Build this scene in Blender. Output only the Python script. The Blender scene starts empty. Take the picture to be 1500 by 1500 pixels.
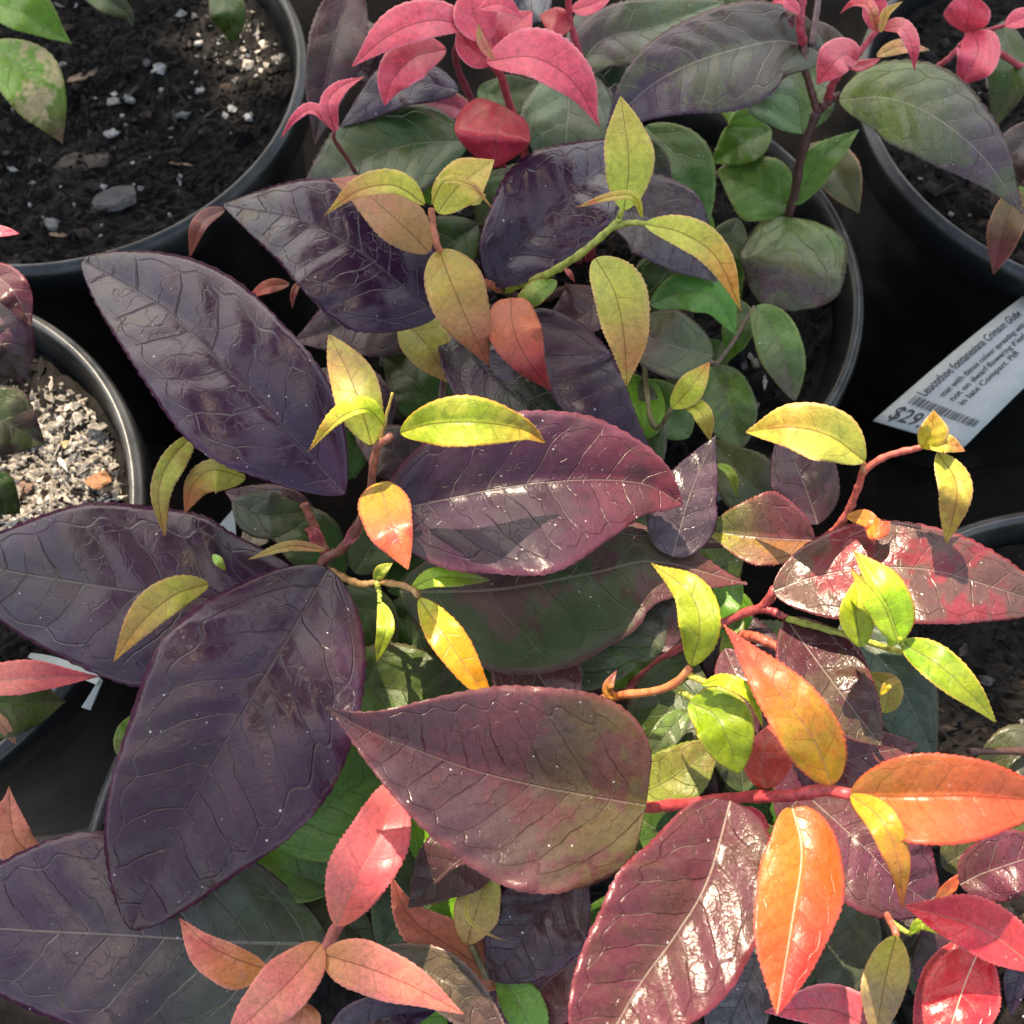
import bpy, math, random
import numpy as np
from mathutils import Vector

# ------------------------------------------------------------------ camera, sky, sun, exposure
sc = bpy.context.scene
RIM = 0.19                    # height of the pot rims above the ground
CAMZ = RIM + 0.30
TILT = math.radians(24)       # from straight down
FPX = 1410.0                  # focal length in pixels of a 1500 px square picture
cam_d = bpy.data.cameras.new('camera')
cam = bpy.data.objects.new('camera', cam_d)
sc.collection.objects.link(cam)
cam.location = (0, 0, CAMZ)
cam.rotation_euler = (TILT, 0, 0)
cam_d.sensor_width = 36
cam_d.lens = 36 * FPX / 1500
cam_d.clip_start = 0.01
cam_d.clip_end = 500
cam_d.dof.use_dof = True
cam_d.dof.focus_distance = 0.235
cam_d.dof.aperture_fstop = 26
sc.camera = cam

SUN_EL, SUN_AZ = math.radians(54), math.radians(-20)      # azimuth from +Y, negative is towards -X
TO_SUN = Vector((math.sin(SUN_AZ) * math.cos(SUN_EL), math.cos(SUN_AZ) * math.cos(SUN_EL), math.sin(SUN_EL)))
world = bpy.data.worlds.new('World')
sc.world = world
world.use_nodes = True
wn = world.node_tree
sky = wn.nodes.new('ShaderNodeTexSky')
sky.sky_type = 'NISHITA'
sky.sun_disc = False
sky.sun_elevation = SUN_EL
sky.sun_rotation = SUN_AZ
sky.air_density = 1.0
sky.dust_density = 2.5
sky.ozone_density = 1.0
bg = wn.nodes['Background']
bg.inputs['Strength'].default_value = 0.15
wn.links.new(sky.outputs[0], bg.inputs['Color'])
sun_d = bpy.data.lights.new('sun', 'SUN')
sun_d.energy = 2.9
sun_d.angle = math.radians(0.5)
sun_d.color = (1.0, 0.965, 0.91)
sun = bpy.data.objects.new('sun', sun_d)
sc.collection.objects.link(sun)
sun.rotation_euler = (-TO_SUN).to_track_quat('-Z', 'Y').to_euler()
sun.location = (0, 0, 3)
vs = sc.view_settings
vs.view_transform = 'Standard'
vs.look = 'None'
vs.exposure = 1.72
vs.gamma = 1
vs.use_curve_mapping = False
vs.use_white_balance = True          # the camera's white balance sits between sun and shade
vs.white_balance_temperature = 8500
vs.white_balance_tint = 10
sc.cycles.max_bounces = 5
sc.cycles.use_adaptive_sampling = True
sc.cycles.adaptive_threshold = 0.03
sc.cycles.diffuse_bounces = 3
sc.cycles.glossy_bounces = 2
sc.cycles.transmission_bounces = 4
sc.cycles.caustics_reflective = False
sc.cycles.caustics_refractive = False

rng = np.random.default_rng(11)
random.seed(5)

# ------------------------------------------------------------------ helpers
CT, ST = math.cos(TILT), math.sin(TILT)


def unproj(x, y, h):
    """photograph pixel (1500 px frame) + height above the rim plane in cm -> world point; works on arrays"""
    x = np.asarray(x, float); y = np.asarray(y, float); h = np.asarray(h, float)
    xc = (x - 750) / FPX
    yc = -(y - 750) / FPX
    dy = yc * CT + ST
    dz = yc * ST - CT
    t = (RIM + h * 0.01 - CAMZ) / dz
    return np.stack([xc * t, dy * t, CAMZ + dz * t], -1)


def px_per_cm(h, y):
    yc = -(y - 750) / FPX
    t = (30 - h) / (CT - yc * ST)
    return FPX / t


def lin(c):
    c = np.asarray(c, float) / 255.0
    return np.where(c <= 0.04045, c / 12.92, ((c + 0.055) / 1.055) ** 2.4)


def link(o, parent=None):
    sc.collection.objects.link(o)
    if parent is not None:
        o.parent = parent
        o.matrix_parent_inverse = PINV.get(parent.name) or parent.matrix_world.inverted()
    return o


PINV = {}


def empty(name, loc, label, cat, group=None):
    o = bpy.data.objects.new(name, None)
    o.location = loc
    o.empty_display_size = 0.02
    sc.collection.objects.link(o)
    o['label'] = label
    o['category'] = cat
    if group:
        o['group'] = group
    from mathutils import Matrix
    PINV[o.name] = Matrix.Translation(Vector(loc)).inverted()
    return o


def mesh_obj(name, verts, faces, mat, parent=None, smooth=True, cols=None):
    me = bpy.data.meshes.new(name)
    me.from_pydata(verts.tolist() if isinstance(verts, np.ndarray) else verts, [],
                   faces.tolist() if isinstance(faces, np.ndarray) else faces)
    if smooth:
        me.polygons.foreach_set('use_smooth', [True] * len(me.polygons))
    if cols is not None:
        a = me.color_attributes.new('col', 'FLOAT_COLOR', 'POINT')
        a.data.foreach_set('color', np.concatenate([cols, np.ones((len(cols), 1))], 1).ravel())
    for m in (mat if isinstance(mat, (list, tuple)) else [mat]):
        me.materials.append(m)
    me.update()
    o = bpy.data.objects.new(name, me)
    if parent is not None:
        sc.collection.objects.link(o)
        o.parent = parent
        if parent.name in PINV:
            o.matrix_parent_inverse = PINV[parent.name]
    else:
        sc.collection.objects.link(o)
    return o


def catmull(pts, n):
    """smooth curve through points (any dimension), resampled evenly by length"""
    p = np.asarray(pts, float)
    if len(p) == 2:
        t = np.linspace(0, 1, n)[:, None]
        return p[0] * (1 - t) + p[1] * t
    ext = np.vstack([2 * p[0] - p[1], p, 2 * p[-1] - p[-2]])
    out = []
    for i in range(len(p) - 1):
        a, b, c, d = ext[i], ext[i + 1], ext[i + 2], ext[i + 3]
        t = np.linspace(0, 1, 24, endpoint=False)[:, None]
        out.append(0.5 * (2 * b + (c - a) * t + (2 * a - 5 * b + 4 * c - d) * t ** 2 + (3 * b - a - 3 * c + d) * t ** 3))
    out.append(p[-1][None])
    out = np.vstack(out)
    seg = np.linalg.norm(np.diff(out[:, :2] if out.shape[1] > 3 else out, axis=0), axis=1)
    L = np.concatenate([[0], np.cumsum(seg)])
    u = np.linspace(0, L[-1], n)
    return np.stack([np.interp(u, L, out[:, k]) for k in range(out.shape[1])], 1)


def tube(path, rad, sides=8):
    """tube round a 3-D path; returns verts, faces (closed ends)"""
    path = np.asarray(path, float)
    n = len(path)
    rad = np.broadcast_to(np.asarray(rad, float), (n,))
    tan = np.gradient(path, axis=0)
    tan /= np.linalg.norm(tan, axis=1)[:, None] + 1e-12
    ref = np.array([0.3, 0.2, 1.0]) if abs(tan[0][2]) < 0.9 else np.array([1.0, 0.1, 0])
    vs_ = []
    a = np.cross(tan[0], ref); a /= np.linalg.norm(a)
    for i in range(n):
        a = a - tan[i] * np.dot(a, tan[i]); a /= np.linalg.norm(a)
        b = np.cross(tan[i], a)
        th = np.arange(sides) * 2 * math.pi / sides
        vs_.append(path[i] + rad[i] * (np.cos(th)[:, None] * a + np.sin(th)[:, None] * b))
    V = np.vstack(vs_ + [path[:1], path[-1:]])
    F = []
    for i in range(n - 1):
        for k in range(sides):
            k2 = (k + 1) % sides
            F.append((i * sides + k, i * sides + k2, (i + 1) * sides + k2, (i + 1) * sides + k))
    c0, c1 = n * sides, n * sides + 1
    for k in range(sides):
        k2 = (k + 1) % sides
        F.append((c0, k2, k))
        F.append((c1, (n - 1) * sides + k, (n - 1) * sides + k2))
    return V, F


# ------------------------------------------------------------------ materials
class NT:
    def __init__(self, name):
        self.m = bpy.data.materials.new(name)
        self.m.use_nodes = True
        self.t = self.m.node_tree
        self.bsdf = self.t.nodes['Principled BSDF']
        self.out = self.t.nodes['Material Output']

    def n(self, kind, **kw):
        nd = self.t.nodes.new(kind)
        for k, v in kw.items():
            setattr(nd, k, v)
        return nd

    def put(self, sock, v):
        if hasattr(v, 'node'):
            self.t.links.new(v, sock)
        elif v is not None:
            sock.default_value = v

    def M(self, op, a, b=None, c=None, clamp=False):
        nd = self.n('ShaderNodeMath', operation=op, use_clamp=clamp)
        for i, v in enumerate((a, b, c)):
            self.put(nd.inputs[i], v)
        return nd.outputs[0]

    def ss(self, x, lo, hi, a=0.0, b=1.0):
        nd = self.n('ShaderNodeMapRange', interpolation_type='SMOOTHSTEP')
        for i, v in enumerate((x, lo, hi, a, b)):
            self.put(nd.inputs[i], v)
        return nd.outputs[0]

    def mix(self, f, a, b, blend='MIX'):
        nd = self.n('ShaderNodeMix', data_type='RGBA', blend_type=blend)
        self.put(nd.inputs[0], f); self.put(nd.inputs[6], a); self.put(nd.inputs[7], b)
        return nd.outputs[2]

    def noise(self, vec, scale, detail=3, rough=0.55, dim='3D'):
        nd = self.n('ShaderNodeTexNoise', noise_dimensions=dim)
        self.put(nd.inputs['Vector'], vec)
        nd.inputs['Scale'].default_value = scale
        nd.inputs['Detail'].default_value = detail
        nd.inputs['Roughness'].default_value = rough
        return nd.outputs['Fac']

    def voro(self, vec, scale, feature='F1', dim='3D'):
        nd = self.n('ShaderNodeTexVoronoi', feature=feature, voronoi_dimensions=dim)
        self.put(nd.inputs['Vector'], vec)
        nd.inputs['Scale'].default_value = scale
        return nd

    def bump(self, h, dist, strength=1.0, normal=None):
        nd = self.n('ShaderNodeBump')
        self.put(nd.inputs['Height'], h)
        nd.inputs['Distance'].default_value = dist
        self.put(nd.inputs['Strength'], strength)
        if normal is not None:
            self.put(nd.inputs['Normal'], normal)
        return nd.outputs[0]


def leaf_material(name, young):
    g = NT(name)
    uv = g.n('ShaderNodeUVMap', uv_map='leaf').outputs[0]
    flat = g.n('ShaderNodeUVMap', uv_map='flat').outputs[0]
    su = g.n('ShaderNodeSeparateXYZ'); g.put(su.inputs[0], uv)
    sf = g.n('ShaderNodeSeparateXYZ'); g.put(sf.inputs[0], flat)
    v = g.M('SUBTRACT', g.M('MULTIPLY', su.outputs[1], 2.0), 1.0)
    av = g.M('ABSOLUTE', v)
    x = sf.outputs[0]
    y = sf.outputs[1]
    ay = g.M('ABSOLUTE', y)
    oi = g.n('ShaderNodeObjectInfo')
    par = g.n('ShaderNodeSeparateColor'); g.put(par.inputs[0], oi.outputs['Color'])
    vein_pale, rough, trans = par.outputs
    blot = oi.outputs['Alpha']
    rnd = oi.outputs['Random']
    # per-leaf offset so that no two leaves carry the same pattern
    off = g.n('ShaderNodeCombineXYZ')
    g.put(off.inputs[0], g.M('MULTIPLY', rnd, 37.0)); g.put(off.inputs[1], g.M('MULTIPLY', rnd, 91.0)); g.put(off.inputs[2], g.M('MULTIPLY', rnd, 13.0))
    fo = g.n('ShaderNodeVectorMath', operation='ADD'); g.put(fo.inputs[0], flat); g.put(fo.inputs[1], off.outputs[0])
    fo = fo.outputs[0]
    pos = g.n('ShaderNodeTexCoord').outputs['Object']
    n1 = g.noise(fo, 0.8, 1, dim='2D')
    n2 = g.noise(fo, 3.0, 1, dim='2D')
    # secondary veins: leave the midrib at an angle, bow towards the tip
    ph = g.M('SUBTRACT', x, g.M('MULTIPLY', ay, 0.62))
    ph = g.M('SUBTRACT', ph, g.M('MULTIPLY', g.M('MULTIPLY', ay, ay), 0.13))
    ph = g.M('ADD', ph, g.M('MULTIPLY', g.M('SUBTRACT', n1, 0.5), 0.42))
    ph = g.M('ADD', ph, g.M('MULTIPLY', g.M('SUBTRACT', n2, 0.5), 0.09))
    ph = g.M('ADD', ph, g.M('MULTIPLY', g.M('SIGN', y), 0.21))
    ph = g.M('ADD', ph, g.M('MULTIPLY', rnd, 7.0))
    fr = g.M('FRACT', ph)
    dl = g.M('SUBTRACT', 0.5, g.M('ABSOLUTE', g.M('SUBTRACT', fr, 0.5)))       # 0 on a vein
    wid = g.M('MULTIPLY_ADD', av, -0.020, 0.040)
    sec = g.ss(dl, 0.0, wid, 1.0, 0.0)
    sec = g.M('MULTIPLY', sec, g.ss(av, 0.66, 0.86, 1.0, 0.0))
    # loops that join the veins inside the margin
    cosp = g.M('COSINE', g.M('MULTIPLY', ph, 2 * math.pi))
    ring = g.M('ABSOLUTE', g.M('SUBTRACT', av, g.M('MULTIPLY_ADD', cosp, -0.055, 0.765)))
    loop = g.M('MULTIPLY', g.ss(ring, 0.0, 0.022, 1.0, 0.0), g.M('MULTIPLY', g.ss(su.outputs[0], 0.03, 0.15), g.ss(su.outputs[0], 0.8, 0.95, 1.0, 0.0)))
    # weaker veins half way between
    fr2 = g.M('FRACT', g.M('ADD', g.M('ADD', ph, 0.5), g.M('MULTIPLY', g.M('SUBTRACT', n2, 0.5), 0.3)))
    dl2 = g.M('SUBTRACT', 0.5, g.M('ABSOLUTE', g.M('SUBTRACT', fr2, 0.5)))
    sec2 = g.M('MULTIPLY', g.ss(dl2, 0.0, 0.03, 0.55, 0.0), g.ss(av, 0.25, 0.6, 1.0, 0.0))
    # net of small veins
    dis = g.n('ShaderNodeTexNoise', noise_dimensions='2D'); g.put(dis.inputs['Vector'], fo); dis.inputs['Scale'].default_value = 2.2; dis.inputs['Detail'].default_value = 1
    dv = g.n('ShaderNodeVectorMath', operation='SCALE'); g.put(dv.inputs[0], dis.outputs['Color']); dv.inputs['Scale'].default_value = 0.5
    fd = g.n('ShaderNodeVectorMath', operation='ADD'); g.put(fd.inputs[0], fo); g.put(fd.inputs[1], dv.outputs[0])
    net = g.voro(fd.outputs[0], 2.9, 'DISTANCE_TO_EDGE', '2D').outputs['Distance']
    netm = g.ss(net, 0.0, 0.045, 1.0, 0.0)
    mid = g.ss(ay, g.M('MULTIPLY_ADD', su.outputs[0], -0.010, 0.016), g.M('MULTIPLY_ADD', su.outputs[0], -0.022, 0.044), 1.0, 0.0)
    mainv = g.M('MAXIMUM', g.M('MAXIMUM', sec, g.M('MULTIPLY', loop, 0.75)), sec2)
    brk = g.ss(g.noise(fo, 1.6, 1, dim='2D'), 0.42, 0.66)                                # veins come and go
    netb = g.M('MULTIPLY', netm, brk)
    # colour
    c1 = g.n('ShaderNodeVertexColor', layer_name='col').outputs[0]
    c2 = g.n('ShaderNodeVertexColor', layer_name='col2').outputs[0]
    bn = g.M('ADD', g.M('MULTIPLY', g.noise(fo, 0.55, 3, 0.6, dim='2D'), 0.75), g.M('MULTIPLY', n2, 0.25))
    bm = g.M('MULTIPLY', g.ss(bn, 0.47, 0.58), blot, clamp=True)
    col = g.mix(bm, c1, c2)
    mot = g.noise(pos, 1900, 2, 0.6)
    mot2 = g.noise(fo, 4.5, 3, 0.65, dim='2D')
    val = g.M('ADD', g.M('MULTIPLY_ADD', mot, 0.55, 0.36), g.M('MULTIPLY', mot2, 0.74))
    vm = g.n('ShaderNodeMix', data_type='RGBA', blend_type='MULTIPLY'); vm.inputs[0].default_value = 1.0
    g.put(vm.inputs[6], col)
    cc = g.n('ShaderNodeCombineColor')
    for k in range(3):
        g.put(cc.inputs[k], val)
    g.put(vm.inputs[7], cc.outputs[0])
    col = vm.outputs[2]
    if young:
        dark = g.mix(1.0, col, (0.62, 0.50, 0.42, 1), 'MULTIPLY')
        col = g.mix(g.M('MULTIPLY', g.M('MAXIMUM', g.M('MULTIPLY', mainv, 0.55), g.M('MAXIMUM', mid, g.M('MULTIPLY', netb, 0.3))), g.M('SUBTRACT', 1.0, vein_pale)), col, dark)
        col = g.mix(g.M('MULTIPLY', mid, vein_pale), col, (0.75, 0.6, 0.45, 1))
    else:
        pale = g.mix(0.36, col, (0.62, 0.52, 0.42, 1))
        dark = g.mix(1.0, col, (0.5, 0.42, 0.45, 1), 'MULTIPLY')
        col = g.mix(g.M('MULTIPLY', g.M('MAXIMUM', mainv, g.M('MULTIPLY', netb, 0.5)), 0.5), col, dark)
        vp = g.M('MULTIPLY', g.M('MAXIMUM', g.M('MULTIPLY', sec, g.ss(n1, 0.40, 0.6, 0.0, 0.8)), mid), vein_pale)
        col = g.mix(vp, col, pale)
    # dust and tiny hairs
    vo = g.voro(pos, 400.0)
    rnd_cell = g.n('ShaderNodeSeparateColor'); g.put(rnd_cell.inputs[0], vo.outputs['Color'])
    thr = g.M('MULTIPLY', g.M('POWER', rnd_cell.outputs[0], 2.6), 0.125)
    clump = g.ss(g.noise(pos, 55, 1), 0.36, 0.58)
    spk = g.M('MULTIPLY', g.M('LESS_THAN', vo.outputs['Distance'], thr), clump)
    col = g.mix(g.M('MULTIPLY', spk, 0.25 if young else 0.62), col, (0.72, 0.68, 0.66, 1))
    # relief
    h = g.M('MULTIPLY', g.M('ADD', mainv, mid), -0.34)
    h = g.M('SUBTRACT', h, g.M('MULTIPLY', netb, 0.11))
    h = g.M('ADD', h, g.M('MULTIPLY', g.ss(dl, 0.0, 0.5), 0.62))              # the blade bulges between the veins
    h = g.M('ADD', h, g.M('MULTIPLY', g.M('MINIMUM', net, 0.2), 0.12))
    h = g.M('ADD', h, g.M('MULTIPLY', mot2, 0.16))
    h = g.M('ADD', h, g.M('MULTIPLY', mot, 0.10))
    b2 = g.bump(h, 0.00030 if young else 0.00060, 0.6 if young else 0.9)
    B = g.bsdf
    g.put(B.inputs['Base Color'], col)
    g.put(B.inputs['Roughness'], g.M('ADD', rough, g.M('MULTIPLY', g.M('SUBTRACT', mot2, 0.5), 0.22)))
    g.put(B.inputs['Normal'], b2)
    g.put(B.inputs['Specular IOR Level'], 0.45 if young else g.M('MULTIPLY_ADD', rough, -0.75, 0.60))
    tr = g.n('ShaderNodeBsdfTranslucent')
    tc = g.mix(1.0, col, (1.25, 1.1, 0.75, 1), 'MULTIPLY')
    g.put(tr.inputs['Color'], tc)
    ms = g.n('ShaderNodeMixShader')
    g.put(ms.inputs[0], trans)
    g.put(ms.inputs[1], B.outputs[0]); g.put(ms.inputs[2], tr.outputs[0])
    g.put(g.out.inputs['Surface'], ms.outputs[0])
    return g.m


MAT_OLD = leaf_material('mature_leaf', False)
MAT_NEW = leaf_material('young_leaf', True)


def stem_material():
    g = NT('stem_bark')
    pos = g.n('ShaderNodeTexCoord').outputs['Object']
    oi = g.n('ShaderNodeObjectInfo')
    n = g.noise(pos, 500, 4, 0.65)
    col = g.mix(g.ss(n, 0.35, 0.7), oi.outputs['Color'], g.mix(1.0, oi.outputs['Color'], (0.5, 0.45, 0.4, 1), 'MULTIPLY'))
    g.put(g.bsdf.inputs['Base Color'], col)
    g.bsdf.inputs['Roughness'].default_value = 0.42
    g.put(g.bsdf.inputs['Normal'], g.bump(g.noise(pos, 1200, 3), 0.0003, 0.5))
    return g.m


def pot_material():
    g = NT('black_plastic')
    pos = g.n('ShaderNodeTexCoord').outputs['Object']
    n = g.noise(pos, 60, 5, 0.7)
    dust = g.ss(g.noise(pos, 22, 4, 0.65), 0.45, 0.75)
    col = g.mix(dust, (0.012, 0.013, 0.014, 1), (0.05, 0.05, 0.048, 1))
    scr = g.voro(pos, 420.0)
    col = g.mix(g.M('MULTIPLY', g.M('LESS_THAN', scr.outputs['Distance'], 0.07), 0.25), col, (0.3, 0.27, 0.24, 1))
    g.put(g.bsdf.inputs['Base Color'], col)
    nz = g.n('ShaderNodeSeparateXYZ'); g.put(nz.inputs[0], g.n('ShaderNodeNewGeometry').outputs['Normal'])
    sun_lift = g.M('MULTIPLY', g.ss(nz.outputs[2], 0.45, 0.95), g.ss(g.noise(pos, 90, 5, 0.7), 0.35, 0.7, 0.1, 1.0))
    col = g.mix(sun_lift, col, (0.085, 0.088, 0.09, 1))                             # level top of the rim painted paler, as if in sun
    g.put(g.bsdf.inputs['Base Color'], col)
    g.put(g.bsdf.inputs['Roughness'], g.M('MULTIPLY_ADD', n, 0.26, 0.2))
    g.put(g.bsdf.inputs['Normal'], g.bump(g.noise(pos, 300, 4, 0.7), 0.0004, 0.35))
    return g.m


def soil_material():
    g = NT('potting_soil')
    pos = g.n('ShaderNodeTexCoord').outputs['Object']
    c = g.n('ShaderNodeVertexColor', layer_name='col').outputs[0]
    n = g.noise(pos, 700, 4, 0.7)
    col = g.mix(g.ss(n, 0.3, 0.75), g.mix(1.0, c, (0.45, 0.42, 0.4, 1), 'MULTIPLY'), c)
    g.put(g.bsdf.inputs['Base Color'], col)
    g.bsdf.inputs['Roughness'].default_value = 0.85
    g.bsdf.inputs['Specular IOR Level'].default_value = 0.25
    g.put(g.bsdf.inputs['Normal'], g.bump(g.noise(pos, 1100, 5, 0.7), 0.0012, 0.8))
    return g.m


def chip_material():
    g = NT('bark_and_stone')
    pos = g.n('ShaderNodeTexCoord').outputs['Object']
    oi = g.n('ShaderNodeObjectInfo')
    n = g.noise(pos, 350, 5, 0.7)
    col = g.mix(g.ss(n, 0.3, 0.7), g.mix(1.0, oi.outputs['Color'], (0.5, 0.46, 0.42, 1), 'MULTIPLY'), oi.outputs['Color'])
    g.put(g.bsdf.inputs['Base Color'], col)
    g.bsdf.inputs['Roughness'].default_value = 0.8
    g.put(g.bsdf.inputs['Normal'], g.bump(n, 0.001, 0.6))
    return g.m


def ground_material():
    g = NT('ground_cloth')
    pos = g.n('ShaderNodeTexCoord').outputs['Object']
    n = g.noise(pos, 14, 6, 0.7)
    col = g.mix(g.ss(n, 0.35, 0.7), (0.006, 0.0055, 0.005, 1), (0.022, 0.017, 0.013, 1))
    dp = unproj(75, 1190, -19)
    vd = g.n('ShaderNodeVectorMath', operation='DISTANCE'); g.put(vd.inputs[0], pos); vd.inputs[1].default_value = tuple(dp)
    sun_patch = g.ss(g.M('ADD', vd.outputs['Value'], g.M('MULTIPLY', g.noise(pos, 30, 4, 0.7), 0.06)), 0.06, 0.14, 1.0, 0.0)
    col = g.mix(sun_patch, col, g.mix(n, (0.16, 0.115, 0.085, 1), (0.30, 0.23, 0.17, 1)))          # lighter brown patch painted in for sun on the ground
    g.put(g.bsdf.inputs['Base Color'], col)
    g.bsdf.inputs['Roughness'].default_value = 0.9
    g.bsdf.inputs['Specular IOR Level'].default_value = 0.05
    g.put(g.bsdf.inputs['Normal'], g.bump(g.noise(pos, 250, 4, 0.7), 0.002, 0.6))
    return g.m


def plain(name, col, rough, nscale=200, amt=0.25):
    g = NT(name)
    pos = g.n('ShaderNodeTexCoord').outputs['Object']
    n = g.noise(pos, nscale, 4, 0.65)
    c = tuple(col) + (1,)
    d = tuple(k * (1 - amt) for k in col) + (1,)
    g.put(g.bsdf.inputs['Base Color'], g.mix(g.ss(n, 0.3, 0.7), d, c))
    g.bsdf.inputs['Roughness'].default_value = rough
    return g.m


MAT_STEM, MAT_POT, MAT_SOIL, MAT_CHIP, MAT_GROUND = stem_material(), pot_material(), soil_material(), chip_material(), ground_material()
MAT_TAG = plain('tag_plastic', (0.31, 0.34, 0.335), 0.45, 160, 0.12)
MAT_INK = plain('tag_ink', (0.02, 0.02, 0.024), 0.6, 400, 0.3)

# ------------------------------------------------------------------ ground
gv = np.array([(-60, -60, 0), (60, -60, 0), (60, 60, 0), (-60, 60, 0)], float)
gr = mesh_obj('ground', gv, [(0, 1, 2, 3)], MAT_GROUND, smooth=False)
gr['kind'] = 'structure'
gr['label'] = 'dark brown ground showing between the black pots'

# ------------------------------------------------------------------ pots and soil
POTS = {  # centre x, y
    'A': (-0.192, 0.338), 'B': (0.031, 0.234), 'C': (0.250, 0.322), 'D': (-0.230, 0.125), 'E': (-0.024, 0.020), 'F': (0.190, 0.032)}
POT_LABEL = {
    'A': 'black plastic pot at upper left with mostly bare dark soil',
    'B': 'black plastic pot behind centre, its rim curving beside the white tag',
    'C': 'black plastic pot in the upper right corner, left of it a dark gap',
    'D': 'black plastic pot at left edge with sunlit pale rim and bright soil',
    'E': 'black plastic pot in front, hidden under the big purple leaves',
    'F': 'black plastic pot at lower right edge below the white tag'}
R = 0.105


def lathe(profile, cx, cy, seg=96):
    prof = np.asarray(profile, float)
    th = np.arange(seg) * 2 * math.pi / seg
    V = np.stack([cx + prof[:, None, 0] * np.cos(th), cy + prof[:, None, 0] * np.sin(th), np.broadcast_to(prof[:, None, 1], (len(prof), seg))], -1).reshape(-1, 3)
    F = []
    n = len(prof)
    for i in range(n - 1):
        for k in range(seg):
            k2 = (k + 1) % seg
            F.append((i * seg + k, i * seg + k2, (i + 1) * seg + k2, (i + 1) * seg + k))
    return V, F


def closed_lathe(profile, cx, cy, seg=96):
    V, F = lathe(profile, cx, cy, seg)
    n = len(profile)
    for k in range(seg):
        k2 = (k + 1) % seg
        F.append(((n - 1) * seg + k, (n - 1) * seg + k2, k2, k))
    return V, F


def vnoise(x, y, seed=0):
    return (np.sin(x * 1.0 + seed * 3.1) * np.cos(y * 1.3 + seed) + 0.6 * np.sin(x * 2.3 + y * 1.7 + seed * 7) + 0.4 * np.sin(x * 4.1 - y * 5.3 + seed * 1.7)) / 2


OCT = np.array([(1, 0, 0), (-1, 0, 0), (0, 1, 0), (0, -1, 0), (0, 0, 1), (0, 0, -1)], float)
OCTF = np.array([(0, 2, 4), (2, 1, 4), (1, 3, 4), (3, 0, 4), (2, 0, 5), (1, 2, 5), (3, 1, 5), (0, 3, 5)])
SOIL_H = -0.014


def soil_z(px, py, cx, cy):
    return RIM + SOIL_H + 0.0030 * vnoise((px - cx) * 70, (py - cy) * 70, cx * 9) + 0.0013 * vnoise((px - cx) * 260, (py - cy) * 260, cy * 5)


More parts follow.
